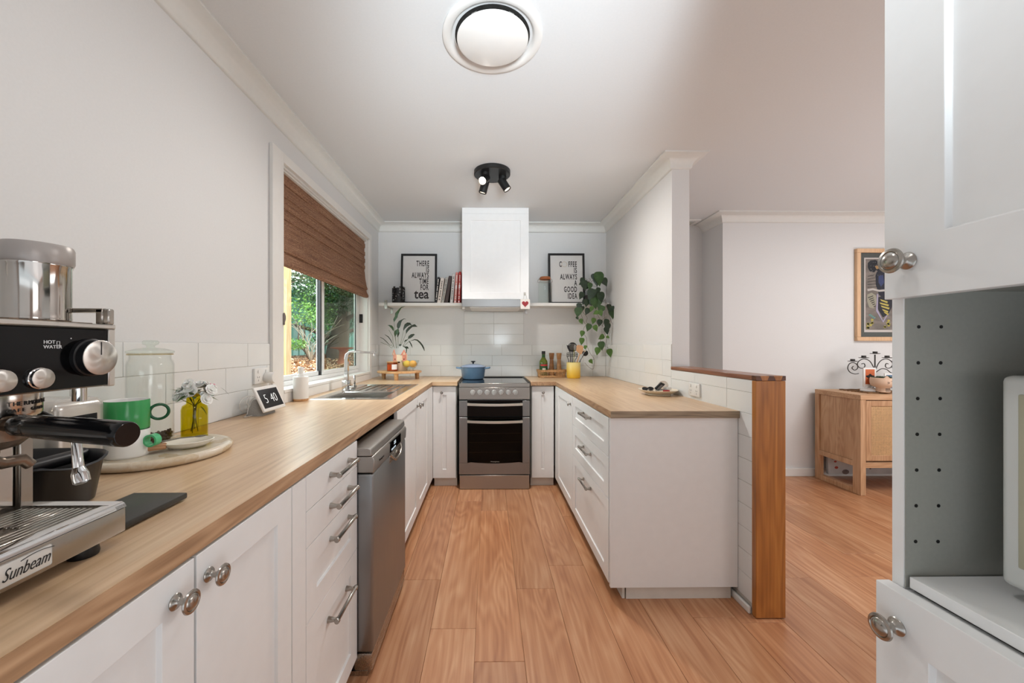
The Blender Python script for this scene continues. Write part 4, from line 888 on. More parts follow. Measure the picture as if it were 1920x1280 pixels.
for a in (-122, -48):
    b = B(); b.ball((r*1.01*math.cos(R(a)), r*1.01*math.sin(R(a)), .108), .0055, 10, 6); b.done('eye', mat('glaze_black', '1D1614', .2), t)
b = B(); b.ball((r*1.01*math.cos(R(-88)), r*1.01*math.sin(R(-88)), .080), .010, 12, 6, (1.2, .5, .6)); b.done('nose', mat('glaze_black', '', 0), t)
b = B(); b.lathe([(0, .121), (r*.92, .121), (r*.9, .128), (0, .13)], 24); b.done('soil', mat('potting_soil', '2C221B', .9, noise=.3), t)
# foliage measured leaf by leaf (crop of the photo: 8 px per px from 700,560)
t = thing('peace_lily', 'dark green leafy plant with long wavy leaves growing from the planter', 'plant', (-.825, 3.60, ZS+.12))
LG = mat('lily_leaf', '2F4A22', .3, noise=.35, nscale=60); LGD = mat('lily_leaf_dark', '24301F', .35, noise=.3, nscale=60); base = Vector((-.825, 3.60, ZS+.125))
def cp(x, y, dY=0): return aY(700+x/8, 560+y/8, 3.60+dY)
def wavy(pts, wid, m_, par, nm='leaf', cp_=cp, dY=0, bendy=.01):
    P = [cp_(*p, dY) for p in pts]; b = B(); rows = []; n = len(P)
    for i, p in enumerate(P):
        d = (P[min(i+1, n-1)]-P[max(i-1, 0)]).normalized(); s_ = d.cross(Vector((.25, 1, 0)).normalized()).normalized(); w_ = wid[i]; q = Vector((0, -.35*w_, 0))
        rows.append([b.bm.verts.new(WM[par].inverted() @ v) for v in (p+s_*w_+q, p, p-s_*w_+q)])
    for a, c in zip(rows, rows[1:]): b._face([a[0], c[0], c[1], a[1]]); b._face([a[1], c[1], c[2], a[2]])
    return b.done(nm, m_, par, recalc=False)
px = .0052/8*1.0   # metres per crop pixel
def ww(*a): return [x*px for x in a]
leaves = [([(310, 350), (316, 315), (345, 270), (352, 225), (385, 175), (420, 130), (475, 112)], ww(2, 18, 22, 26, 14, 7, 1), LG),
 ([(372, 452), (376, 425), (385, 385), (402, 345), (430, 318), (460, 300), (490, 305)], ww(2, 24, 30, 22, 8, 5, 1), LGD),
 ([(325, 570), (330, 530), (350, 500), (370, 470), (375, 440)], ww(3, 20, 34, 20, 2), LG), ([(362, 575), (372, 540), (378, 510), (372, 470)], ww(2, 14, 18, 4), LGD),
 ([(450, 480), (462, 445), (490, 400), (520, 380), (550, 378), (575, 395)], ww(2, 14, 26, 26, 18, 2), LGD),
 ([(490, 525), (505, 480), (540, 440), (580, 410), (620, 400), (660, 418)], ww(2, 18, 20, 14, 20, 2), LGD),
 ([(300, 480), (290, 440), (270, 415), (240, 400), (215, 398)], ww(3, 18, 18, 8, 1), LG),
 ([(520, 600), (545, 575), (580, 550), (610, 535), (625, 540)], ww(3, 22, 22, 10, 1), LGD),
 ([(575, 625), (620, 612), (660, 620), (700, 655), (735, 700), (755, 740), (768, 782)], ww(3, 7, 10, 12, 12, 10, 3), LGD),
 ([(530, 625), (555, 660), (575, 700), (585, 735)], ww(2, 8, 8, 2), LGD), ([(460, 650), (485, 625), (520, 610)], ww(3, 10, 4), LGD),
 ([(280, 660), (262, 620), (225, 570), (170, 535)], ww(4, 6, 7, 2), LGD), ([(250, 700), (200, 645), (150, 600), (100, 575)], ww(3, 5, 5, 3), LGD),
 ([(440, 700), (500, 745), (495, 800), (475, 865)], ww(3, 10, 6, 2), LGD), ([(470, 720), (510, 730), (530, 745)], ww(6, 16, 3), LGD), ([(385, 700), (400, 690), (425, 695)], ww(6, 12, 3), LGD)]
for i, (pts, w_, m_) in enumerate(leaves): wavy(pts, w_, m_, t, dY=((i*37) % 7-3)*.008)
stems = [[(350, 740), (325, 560), (300, 430)], [(345, 740), (330, 560), (310, 350)], [(370, 740), (372, 570), (372, 450)], [(395, 720), (430, 580), (450, 480)], [(400, 720), (450, 620), (490, 525)], [(440, 720), (480, 650), (520, 600)], [(450, 725), (510, 660), (575, 625)], [(300, 720), (290, 560), (232, 468)], [(280, 740), (210, 690), (110, 652)], [(290, 730), (275, 690), (250, 700)], [(320, 740), (300, 690), (280, 660)]]
for i, pts in enumerate(stems):
    b = B(); P = [cp(*p) for p in pts]; P = [P[0], P[0].lerp(P[1], .5), P[1], P[1].lerp(P[2], .5), P[2]]; b.tube(P, .0016, 5); b.done('stem', mat('lily_stem', '4D5A33', .5), t, world=True)
# glass bowl and lemons
t = thing('glass_bowl', 'cut glass footed bowl holding lemons on the footed stand', 'bowl', (-.720, 3.53, ZS)); r = .083
b = B()
pr = [(.030, .018), (.046, .026), (.066, .050), (r, .098), (r*.97, .098), (.062, .053), (.040, .030), (0, .026)]
b.lathe([(0, .020)]+pr, 14); b.done('bowl', glass('cut_glass', 'F6FAFA', 1.6), t, smooth=False)
for a in (-90, 30, 150):
    b = B(); b.lathe([(0, 0), (.010, 0), (.006, .008), (.010, .020), (0, .022)], 8, (.030*math.cos(R(a)), .030*math.sin(R(a)), .0)); b.done('foot', glass('cut_glass', ''), t, smooth=False)
LM = mat('lemon_peel', 'F3C64A', .4, bump=.2, nscale=200); LM2 = mat('orange_peel', 'F0AE4E', .4, bump=.2, nscale=200)
for x, y, m_, lb, nm in ((-.030, .0, LM, 'pale lemon in the glass bowl, left one', 'lemon'), (.028, -.008, LM2, 'deeper yellow-orange lemon in the glass bowl, right one', 'lemon')):
    q = thing(nm, lb, 'fruit', (-.720+x, 3.53+y, ZS+.066), R(20)); b = B(); b.ball((0, 0, 0), .032, 20, 14, (1.12, 1, 1)); b.lathe([(.008, 0), (.004, .005), (0, .006)], 8, (.035, 0, 0), (1, 0, 0)); b.done('peel', m_, q)
# ---------------------------------------------------------------- shelves
def shelf(nm, label, x0, x1, bx):
    t = thing('wall_shelf', label, 'shelf', ((x0+x1)/2, 3.8, 1.64)); y0 = 3.70
    b = B(); b.box(x0, x1, y0, YB-.001, 1.607, 1.6385, .0015, 1); b.done('board', TRIM, t, world=True)
    b = B(); b.box(x0+.01, x1-.003, y0-.003, y0, 1.609, 1.629, .0008); b.done('edge_bead', TRIM, t, world=True)
    for x in bx:
        b = B(); b.box(x-.013, x+.013, y0-.010, y0-.004, 1.579, 1.662, .001); b.box(x-.013, x+.013, y0-.008, YB-.002, 1.600, 1.6065, .001); b.box(x-.013, x+.013, YB-.006, YB-.001, 1.55, 1.607, .001); b.done('bracket', NICKEL, t, world=True)
    return t
shelf('s', 'long white wall shelf left of the range hood', -1.057, -.245, [-.985])
shelf('s', 'white wall shelf right of the range hood under the coffee print', .375, 1.165, [.385])
ZH = 1.6388
# candle lantern with cut out pattern
p = aY(746.5, 566, 3.745)
t = thing('candle_holder', 'black openwork metal candle holder at the left end of the shelf', 'candle holder', (p.x, 3.765, ZH)); r = .062
b = B(); random.seed(4); cols, rws = 30, 12
for i in range(cols):
    for j in range(rws):
        if random.random() < .40 and 0 < j < rws-1: continue
        if j == rws-1 and random.random() < .5: continue
        a0, a1 = 2*math.pi*i/cols, 2*math.pi*(i+1)/cols; z0, z1 = .008+j*.0125, .008+(j+1)*.0125; v = []
        for rr0 in (r, r-.002):
            v.append([b.bm.verts.new((rr0*math.cos(a), rr0*math.sin(a), z)) for a, z in ((a0, z0), (a1, z0), (a1, z1), (a0, z1))])
        b._face(v[0]); b._face(v[1][::-1])
        for k in range(4): b._face([v[0][k], v[1][k], v[1][(k+1) % 4], v[0][(k+1) % 4]])
b.done('openwork_shell', BLACKM, t, smooth=False); b = B(); b.lathe([(0, 0), (r, 0), (r, .009), (0, .009)], 30); b.done('base', BLACKM, t)
b = B(); b.lathe([(0, .01), (.028, .01), (.028, .06), (0, .062)], 20); b.done('inner_cup', BLACKM, t)
# framed prints
def framed(name, label, pl, pr_, pt, Yb, tilt, lines, size=.056):
    a = aY(pl, pt, Yb); c = aY(pr_, 566.5, Yb); W_ = c.x-a.x; H_ = a.z-ZH
    t = thing(name, label, 'framed print', ((a.x+c.x)/2, Yb, ZH+.0005), rot=(R(-tilt), 0, 0)); f = .020
    b = B(); b.box(-W_/2, W_/2, 0, .018, 0, f, .001); b.box(-W_/2, W_/2, 0, .018, H_-f, H_, .001); b.box(-W_/2, -W_/2+f, 0, .018, f, H_-f, .001); b.box(W_/2-f, W_/2, 0, .018, f, H_-f, .001); b.done('frame', BLACK, t)
    b = B(); b.box(-W_/2+f, W_/2-f, .010, .014, f, H_-f); s_ = b.done('print_sheet', mat('print_paper', 'E6E4E1', .5), t, smooth=False)
    b = B(); b.box(-W_/2+f*.5, W_/2-f*.5, .006, .008, f*.5, H_-f*.5); b.done('glazing', glass('picture_glass', 'FAFAFA', .35), t, smooth=False)
    for body, xr, zb, sz, sx, off, m_ in lines:
        text('lettering', body, sz, frame_m((xr, .0095, zb), (1, 0, 0), (0, 0, 1)), m_, s_, sx=sx, align='RIGHT', off=off, ext=.0003, spacing=1.0 if body == 'tea' else 1.2)
    return t, W_, H_, s_
INK = mat('print_ink', '2B2426', .6)
# (word, right edge x, baseline z, size)
def ml(rows, sz=.076, sx=.50): return [(w_, x, z, sz, sx, .0020, INK) for w_, x, z in rows]
framed('tea_print', 'black framed print reading there is always time for tea', 750.5, 818.5, 473.6, 3.80, 4,
       ml([('THERE', .100, .382), ('IS', .100, .3225), ('ALWAYS', .097, .263), ('TIME', .096, .202), ('FOR', .095, .141)])+[('tea', .100, .055, .135, .86, .0026, INK)])
tt_, W_, H_, sh = framed('coffee_print', 'black framed print reading coffee is always a good idea', 1029, 1097.5, 472.8, 3.80, 4,
       ml([('FFEE', .105, .378), ('C', -.045, .378), ('IS', .105, .316), ('ALWAYS', .105, .250), ('A', .103, .187), ('GOOD', .103, .123), ('IDEA', .103, .055)]))
b = B(); n = 40
b.tube([(-.020+.027*math.cos(a*2*math.pi/n), .0094, .402+.026*math.sin(a*2*math.pi/n)) for a in range(n+1)], .0016, 6, False); b.done('cup_ring', mat('tan_ink', 'CDB894', .6), sh)
# books
bk = [('dark charcoal', 812, 866, 627, 60, '2B2B2D', 'slim dark charcoal book, leftmost of the leaning row'), ('cream', 858, 932, 637, 0, 'E4DAD0', 'thick cream book next to the charcoal one'), ('grey', 937, 1032, 625, 0, 'B5B3AC', 'pale grey book with a light spine title'), ('brown', 1008, 1092, 600, 0, '43332F', 'dark brown book in the middle of the row'), ('white', 1112, 1162, 570, 0, 'D8D5D2', 'white book between the brown and the salmon one'), ('salmon', 1190, 1227, 537, 0, 'D9837A', 'salmon pink cookbook second from the range hood'), ('red', 1262, 1288, 527, 0, 'C2332C', 'bright red cookbook leaning against the range hood')]
wd = [44, 74, 54, 66, 58, 52, 52]; S_ = 1/(10.66*719.4/3.76)
for (nm, xb, xt, yt, _, col, lbl), w_ in zip(bk, wd):
    H_ = (1145-yt)*S_; W_ = w_*S_*.97; lean = math.atan2((xt-xb)*S_, H_); x = aY(740+xb/10.66, 567, 3.76).x
    t = thing('book', lbl, 'book', (x, 3.74, ZH+.0005+0.0), rot=(0, lean, 0), group='books on the left shelf')
    m_ = mat('cover_'+nm.replace(' ', '_'), col, .45); b = B(); D = .150
    b.box(0, W_, -.018, D, .0, H_, .002); b.done('cover', m_, t)
    b = B(); b.box(.003, W_-.003, -.012, D+.0015, .004+.0, H_+.0008); b.done('pages', mat('book_pages', 'DDD5C6', .8), t, smooth=False)
    ink = mat('spine_pale', 'E5E0D8', .5) if nm in ('dark charcoal', 'brown', 'red', 'salmon') else mat('spine_grey', '77706A', .5)
    if nm != 'brown':
        b = B(); random.seed(int(w_)); z = H_*.12
        while z < H_*.9:
            h_ = random.uniform(.006, .016); b.box(W_*.32, W_*.68, -.0186, -.0178, z, z+h_); z += h_+random.choice((.003, .004, .012))
        b.done('spine_title', ink, t, smooth=False)
        if nm in ('red', 'salmon'): b = B(); b.box(W_*.2, W_*.8, -.0187, -.0178, H_*.46, H_*.58); b.box(W_*.25, W_*.75, -.0187, -.0178, .008, .022); b.done('spine_badge', WHITE, t, smooth=False)
# kilner jar
p = aY(1022.5, 565, 3.76); t = thing('clip_top_jar', 'empty glass clip-top jar with orange seal on the right shelf', 'jar', (p.x, 3.775, ZH)); r = .068
b = B(); b.lathe([(0, .002), (r*.95, .002), (r, .01), (r, .185), (r*.93, .205), (r*.74, .222), (r*.72, .236), (r*.66, .236), (r*.66, .22), (r*.88, .2), (r*.95, .18), (r*.95, .014), (0, .01)], 40); b.done('jar_body', glass('clip_jar_glass', 'FEFFFE', .4), t, ang=60)
b = B(); b.lathe([(r*.70, .236), (r*.80, .238), (r*.80, .243), (r*.70, .245)], 32); b.done('rubber_seal', mat('orange_rubber', 'B9683A', .5), t)
b = B(); b.lathe([(r*.78, .246), (r*.80, .250), (r*.72, .262), (r*.35, .266), (0, .266)], 32); b.done('lid', mat('wooden_lid', 'A9683F', .4), t)
b = B(); b.tube([(r*.80, 0, .205), (r*1.05, 0, .215), (r*1.02, 0, .235), (r*.70, 0, .250)], .0018, 6); b.tube([(-r*.80, 0, .205), (-r*1.10, 0, .210), (-r*1.02, 0, .235), (-r*.70, 0, .250)], .0018, 6); b.tube([(r*.82*math.cos(a*.2618), r*.82*math.sin(a*.2618), .215) for a in range(25)], .0015, 6); b.done('wire_clip', CHROME, t)
# ---------------------------------------------------------------- range hood
hy = 3.45; hx0, hx1 = -.238, .362
t = thing('hood_cabinet', 'tall white shaker cupboard boxing in the range hood flue', 'cabinet', (.06, 3.7, 1.7))
b = B(); b.box(hx0+.001, hx1-.001, hy+.0195, YB-.008, 1.640, 2.4655); b.done('body', CAB, t, world=True, smooth=False)
b = B(); shaker(b, lambda u, v, w_: (u, hy-w_, v), hx0, hx1, 1.643, 2.412, fw=.074, fwv=.060); d = b.done('door', CAB, t, world=True, smooth=False, bevel=.0008)
b = B(); b.box(hx0, hx1, hy+.004, hy+.019, 2.414, 2.4655); b.done('scribe', CAB, t, world=True, smooth=False)
t = thing('range_hood', 'slide-out range hood with a brushed steel front strip', 'range hood', (.06, 3.7, 1.6))
b = B(); b.box(hx0, hx1, hy-.020, hy-.004, 1.572, 1.640, .002); b.done('front_strip', steel('hood_steel', '868482', .36, 0, 1), t, world=True)
b = B(); b.box(hx0+.006, hx1-.006, hy-.004, YB-.02, 1.580, 1.639); b.done('body', mat('hood_grey', 'C4C2BD', .4), t, world=True, smooth=False)
b = B(); b.box(hx0+.07, hx1-.07, hy+.0, YB-.10, 1.565, 1.581, .003); b.done('filter_tray', WHITE, t, world=True)
for x in (hx0+.012, hx1-.020):
    b = B(); b.box(x-.012, x+.012, hy+.01, hy+.05, 1.556, 1.580, .003); b.done('hinge_block', WHITE, t, world=True)
# heart tag
hp = aY(984, 551, hy-.006); t = thing('adhesive_hook', 'small clear wall hook stuck on the corner of the hood cupboard', 'hook', (hp.x, hy, hp.z))
b = B(); b.box(-.010, .010, -.003, 0, -.012, .016, .001); b.tube([(0, -.003, .0), (0, -.012, -.004), (0, -.014, .004)], .0025, 8); b.done('hook_body', mat('hook_clear', 'C9C6C0', .2), t)
t = thing('heart_tag', 'small white square hanging sign with a dark red heart', 'sign', (hp.x+.001, hy-.030, hp.z-.008))
b = B(); b.box(-.043, .043, -.004, .004, -.130, -.042, .002); b.done('board', mat('tag_white', 'E3DFD8', .6), t)
b = B(); H2 = []
for i in range(40):
    a = 2*math.pi*i/40; H2.append((.0019*16*math.sin(a)**3*.97, -.083+.0019*(13*math.cos(a)-5*math.cos(2*a)-2*math.cos(3*a)-math.cos(4*a))))
b.prism(H2, lambda u, v, d_: (u, d_, v), -.006, -.0038); b.done('heart', mat('dark_red', '96262A', .5), t)
b = B(); b.tube([(-.018, 0, -.045), (-.012, .004, -.012), (0, .010, .002), (.012, .004, -.012), (.018, 0, -.045)], .0009, 5); b.done('string', mat('twine', 'A89A84', .8), t)
# ---------------------------------------------------------------- casserole
t = thing('casserole_pot', 'blue enamelled casserole pot with lid on the hob', 'pot', (-.148, 3.70, .9048)); BL = mat('blue_enamel', '6E8FAE', .22, coat=.3); BLL = mat('blue_enamel_lid', '8C9DB8', .2, coat=.3)
b = B(); b.lathe([(0, .002), (.098, .002), (.106, .010), (.118, .108), (.121, .112), (.117, .114), (.11, .10), (.098, .012), (0, .010)], 48); b.done('pot_body', BL, t, ang=50)
b = B(); b.lathe([(.122, .115), (.124, .119), (.118, .124), (.085, .136), (.04, .144), (0, .146)], 48); l_ = b.done('lid', BLL, t, ang=50)
b = B(); b.lathe([(0, .146), (.010, .146), (.007, .152), (.010, .160), (.022, .166), (.024, .170), (.018, .173), (0, .174)], 24); b.done('knob', BLACK, l_)
for s_ in (-1, 1):
    b = B(); b.tube([(s_*.108, -.040, .102), (s_*.138, -.036, .106), (s_*.156, -.018, .108), (s_*.158, .0, .109), (s_*.156, .018, .108), (s_*.138, .036, .106), (s_*.108, .040, .102)], [.007, .0075, .0085, .009, .0085, .0075, .007], 10); b.done('handle', BL, t)
# ---------------------------------------------------------------- basket, bottle, mills, crock
t = thing('wicker_basket', 'low woven wicker basket holding oil and pepper mills', 'basket', (.625, 3.80, TT)); WK = mat('wicker', 'B98F62', .6, noise=.3, nscale=90, bump=.3)
b = B(); a0, b0 = .128, .062
def rrp(a, c, n=12, e=4.5): return rr(a, c, n, e)
fl = lambda z: 1+z*1.6
b.box(-a0, a0, -b0, b0, .001, .006); b.done('basket_floor', WK, t)
for k, z in enumerate((.006, .012, .018, .038, .056, .062, .068, .074)):
    b = B(); P = [(x*fl(z)*(1+.012*(-1)**i), y*fl(z)*(1+.02*(-1)**i), z+.0012*(-1)**i) for i, (x, y) in enumerate(rrp(a0, b0))]; b.tube(P+[P[0]], .0042 if k != 3 else .0022, 6, False); b.done('weave_strand', WK, t)
for i, (x, y) in enumerate(rrp(a0, b0)):
    if i % 1 == 0: b = B(); b.tube([(x*fl(.0), y*fl(.0), .004), (x*fl(.074), y*fl(.074), .074)], .0022, 5); b.done('basket_stake', WK, t)
t = thing('olive_oil_bottle', 'green glass olive oil bottle with black cap in the basket', 'bottle', (.547, 3.815, TT+.007)); r = .041
b = B(); b.lathe([(0, .0), (r, .0), (r, .135), (r*.92, .155), (r*.6, .175), (r*.42, .190), (r*.40, .225), (0, .225)], 32); b.done('bottle_body', mat('olive_glass', '77852A', .06, spec=.7, trans=.5), t, ang=60)
b = B(); b.lathe([(0, .222), (.0185, .222), (.0185, .252), (0, .252)], 20); b.done('cap', BLACK, t)
b = B(); b.lathe([(r*1.01, .020), (r*1.01, .128)], 16, (0, 0, 0), (0, 0, 1), R(-150), R(-20)); l_ = b.done('label', mat('label_green', '27502C', .5), t)
b = B(); b.lathe([(r*1.03, .105), (r*1.03, .122)], 14, (0, 0, 0), (0, 0, 1), R(-140), R(-30)); b.done('label_band', mat('label_red', 'C03A3A', .5), l_)
for i, chh in enumerate('Olivoro'): pass
b = B(); b.lathe([(r*1.03, .045), (r*1.03, .085)], 8, (0, 0, 0), (0, 0, 1), R(-112), R(-68)); b.done('label_figure', mat('label_cream', 'D9CDBE', .5), l_)
b = B(); b.lathe([(r*.42, .190), (r*.42, .218)], 14, (0, 0, 0), (0, 0, 1), R(-150), R(-30)); b.done('neck_label', mat('label_green', ''), t)
for x, lb, c1, c2, c3 in ((.628, 'darker wooden pepper mill beside the oil bottle', '5E3718', '8A5A30', 'A87546'), (.702, 'lighter wooden pepper mill beside the yellow crock', '84572F', 'A97A4C', 'C49664')):
    wm = wood('mill_'+c2, c1, c2, c3, 2, 4, .4, .6, .05, False)
    t = thing('pepper_mill', lb, 'pepper mill', (x, 3.815, TT+.007)); b = B(); b.lathe([(0, 0), (.031, 0), (.030, .02), (.020, .130), (.018, .164), (0, .164)], 28); b.done('mill_body', wm, t)
    b = B(); b.lathe([(0, .166), (.0185, .166), (.020, .175), (.0265, .228), (.025, .233), (0, .234)], 28); b.done('mill_head', wm, t)
def ombre():
    t = NT('yellow_ombre_glaze'); bb = t.b; bb.inputs['Roughness'].default_value = .3
    tc = t.n('ShaderNodeTexCoord'); sp = t.n('ShaderNodeSeparateXYZ'); t.l(tc.outputs['Object'], sp.inputs[0]); dv = t.n('ShaderNodeMath', operation='DIVIDE', i_1=.155); t.l(sp.outputs[2], dv.inputs[0])
    r = t.ramp(dv.outputs[0], [(.05, lin('F0BE35')), (.45, lin('F0C95A')), (.9, lin('EFDB8E'))]); t.l(r.outputs[0], bb.inputs['Base Color']); return t.m
t = thing('utensil_crock', 'yellow ombre ceramic crock full of kitchen utensils', 'crock', (.820, 3.695, TT)); r = .0655
b = B(); b.lathe([(0, .001), (r*.92, .001), (r, .012), (r*1.01, .06), (r, .150), (r*.98, .153), (r*.92, .150), (r*.92, .015), (0, .012)], 40); b.done('crock_body', ombre(), t, ang=50)
def uten(nm, lb, cat): return thing(nm, lb, cat, (.820, 3.695, TT))
def u(px_, py_): return aY(1000+px_/16, 640+py_/16, 3.695)
bs = lambda x: Vector((.820+x, 3.70, TT+.02))
WDU = mat('beech', 'D2A279', .55, noise=.08)
t = uten('wooden_spatula', 'pale wooden spatula standing in the yellow crock', 'utensil'); P0, P1 = u(1330, 560), u(1400, 330)
b = B(); b.tube([bs(-.01), P0, P1], .0055, 8); b.done('handle', WDU, t, world=True)
b = B(); A = [u(1335, 330), u(1275, 260), u(1290, 130), u(1350, 100), u(1470, 125), u(1505, 180), u(1480, 300), u(1440, 390)]; dd_ = Vector((0, -.006, 0))
V0 = [b.bm.verts.new(p+dd_) for p in A]; V1 = [b.bm.verts.new(p-dd_) for p in A]; b._face(V0); b._face(V1[::-1])
for i in range(8): b._face([V0[i], V1[i], V1[(i+1) % 8], V0[(i+1) % 8]])
b.done('blade', WDU, t, world=True, bevel=.002)
t = uten('skimmer', 'black perforated skimmer spoon standing at the back of the crock', 'utensil'); c = u(1190, 170)
b = B(); b.lathe([(0, .008), (.03, .006), (.045, -.004), (.047, -.002), (.031, .0085), (0, .0105)], 28, (c.x, 3.72, c.z), (0, -1, 0)); b.done('bowl', BLACK, t, world=True)
b = B()
for i in range(-4, 5):
    for j in range(-4, 5):
        q = Vector((i+.5*(j % 2), j*.87))*.0078
        if q.length < .037: b.lathe([(0, 0), (.0018, 0)], 6, (c.x+q.x, 3.7075+q.length*.12, c.z+q.y), (0, -1, 0))
b.done('perforations', mat('hole_light', 'B9B2A6', .6), t, world=True, smooth=False); stuff(bpy.data.objects['perforations'])
b = B(); b.tube([bs(.0), u(1160, 380), c+Vector((0, .02, -.03))], .004, 8); b.done('handle', BLACK, t, world=True)
t = uten('masher', 'black slotted masher standing in front in the crock', 'utensil')
b = B()
for row in (350, 400, 450):
    b.tube([u(1010, row), u(1080, row-20), u(1170, row-5), u(1260, row-20), u(1325, row)], .0028, 6)
for x in (1010, 1060, 1110, 1170, 1230, 1280, 1325): b.tube([u(x, 345), u(x, 460)], .0026, 6)
b.tube([u(1015, 450), u(1060, 560), bs(-.03)], .003, 6); b.tube([u(1320, 450), u(1250, 560), bs(.01)], .003, 6); b.done('head', BLACK, t, world=True)
t = uten('black_turner', 'black slanted turner at the left side of the crock', 'utensil')
b = B(); A = [u(1000, 100), u(1065, 130), u(1130, 300), u(1080, 310), u(1020, 190)]; V0 = [b.bm.verts.new(p+dd_*.3) for p in A]; V1 = [b.bm.verts.new(p-dd_*.3) for p in A]; b._face(V0); b._face(V1[::-1])
for i in range(5): b._face([V0[i], V1[i], V1[(i+1) % 5], V0[(i+1) % 5]])
b.done('blade', BLACK, t, world=True); b = B(); b.tube([u(1100, 300), u(1120, 560), bs(-.02)], .004, 8); b.done('handle', BLACK, t, world=True)
t = uten('serving_spoon', 'shiny steel serving spoon standing at the right of the crock', 'utensil'); c = u(1545, 230)
b = B(); b.ball((c.x, 3.69, c.z), .020, 16, 10, (.8, .3, 1.35)); b.done('bowl', CHROME, t, world=True); b = B(); b.tube([c+Vector((-.003, 0, -.02)), u(1440, 500), bs(.03)], .0028, 8); b.done('handle', CHROME, t, world=True)
t = uten('black_ladle', 'round black ladle leaning out to the right of the crock', 'utensil'); c = u(1570, 350)
b = B(); b.ball((c.x, 3.71, c.z), .029, 18, 12, (1, .5, 1)); b.done('bowl', BLACK, t, world=True); b = B(); b.tube([c+Vector((-.02, 0, -.02)), u(1400, 580), bs(.02)], .0032, 8); b.done('handle', BLACK, t, world=True)
t = uten('clear_spoon', 'grey translucent spoon between masher and wooden spatula', 'utensil'); c = u(1225, 180)
b = B(); b.ball((c.x+.008, 3.690, c.z), .018, 14, 10, (.8, .3, 1.6)); b.done('bowl', mat('smoky_plastic', '8B8985', .2), t, world=True); b = B(); b.tube([c+Vector((0, 0, -.02)), u(1210, 560), bs(0)], .003, 8); b.done('handle', mat('olive_plastic', '8A8A3A', .4), t, world=True)
# ---------------------------------------------------------------- trailing philodendron
def q5(x, y, dY=0): return aY(1060+x/6.4, 500+y/6.4, 3.66+dY)
t = thing('trailing_plant', 'trailing heart-leaf plant spilling off the right end of the shelf', 'plant', (1.02, 3.8, ZH))
b = B(); b.lathe([(0, 0), (.045, 0), (.058, .085), (.054, .085), (.043, .01), (0, .008)], 28, (.0, .01, .001)); b.done('pot', mat('dark_pot', '3B3835', .5), t)
HL = mat('heart_leaf', '35502A', .4, noise=.3, nscale=45, coat=0); HLD = mat('heart_leaf_dark', '243522', .3, noise=.3, nscale=45); HLL = mat('heart_leaf_light', '4F7030', .3, noise=.25, nscale=45)
HS = [(0, .0), (.07, .12), (.22, .20), (.40, .13), (.51, -.05), (.51, -.26), (.43, -.48), (.28, -.70), (.12, -.92), (0, -1.12)]
def heart(c, ang, L, m_, tiltx=.3, w_=1.0):
    """c: top notch, ang: direction of tip from straight down, in degrees"""
    b = B(); a = R(ang); u_ = Vector((math.cos(a), 0, math.sin(a))); v_ = Vector((-math.sin(a), 0, math.cos(a))); n_ = Vector((0, -1, 0)); rows = []
    for x, y in HS:
        z = -.12*L*(y*y)*.6; side = -.10*L*x
        rows.append([b.bm.verts.new(c+u_*(s_*x*L*w_)+v_*(y*L)+n_*(z+(side if s_ else 0)+tiltx*L*x*s_*.35)) for s_ in (-1, 0, 1)])
    for p, q in zip(rows, rows[1:]): b._face([p[0], p[1], q[1], q[0]]); b._face([p[1], p[2], q[2], q[1]])
    bmesh.ops.remove_doubles(b.bm, verts=b.bm.verts[:], dist=1e-5); return b.done('leaf', m_, t, world=True, recalc=False)
HV = [  # top x, y, angle(+ = tip swings right), length px, kind
 (345, 95, 8, 85, 1), (402, 85, 5, 150, 0), (380, 130, 2, 110, 1), (487, 142, -20, 42, 2), (460, 150, 25, 95, 1), (212, 145, -20, 75, 1), (225, 180, 10, 110, 1), (195, 195, -55, 40, 1), (285, 200, -35, 95, 1), (300, 205, -10, 75, 0), (205, 318, -25, 82, 1), (398, 258, -5, 65, 1),
 (330, 285, -25, 125, 1), (362, 290, 5, 125, 0), (425, 320, 8, 115, 1), (345, 392, 12, 120, 0), (400, 385, -3, 110, 0), (262, 400, -10, 88, 1), (235, 405, -30, 60, 1), (295, 410, 20, 65, 1), (168, 448, -5, 75, 1), (160, 505, -8, 105, 0), (211, 480, 0, 50, 1),
 (275, 510, -25, 78, 1), (320, 485, -15, 60, 2), (440, 480, -20, 95, 0), (415, 530, 20, 70, 2), (385, 540, -60, 60, 2), (525, 460, -5, 70, 1), (568, 478, 5, 50, 1), (565, 520, 4, 110, 0), (540, 500, -12, 60, 1),
 (137, 603, 35, 40, 1), (182, 635, 25, 62, 2), (345, 625, -15, 70, 2), (418, 645, -12, 78, 1), (290, 698, -20, 85, 0), (355, 712, 22, 72, 2), (500, 642, -15, 85, 1), (508, 690, 5, 80, 1), (492, 735, 12, 85, 1), (208, 778, -12, 68, 2), (200, 865, -5, 78, 2),
 (455, 830, -55, 72, 2), (500, 835, 55, 40, 2), (430, 912, 8, 95, 0), (392, 980, -8, 85, 2), (528, 1000, 12, 92, 2), (243, 950, -10, 45, 2), (298, 1120, 35, 55, 2)]
random.seed(2)
for x, y, a, L, k in HV: heart(q5(x, y, random.uniform(-.03, .028)), a, L*.84e-3*.86, (HL, HLD, HLL)[k], random.uniform(-.8, .8), .95)
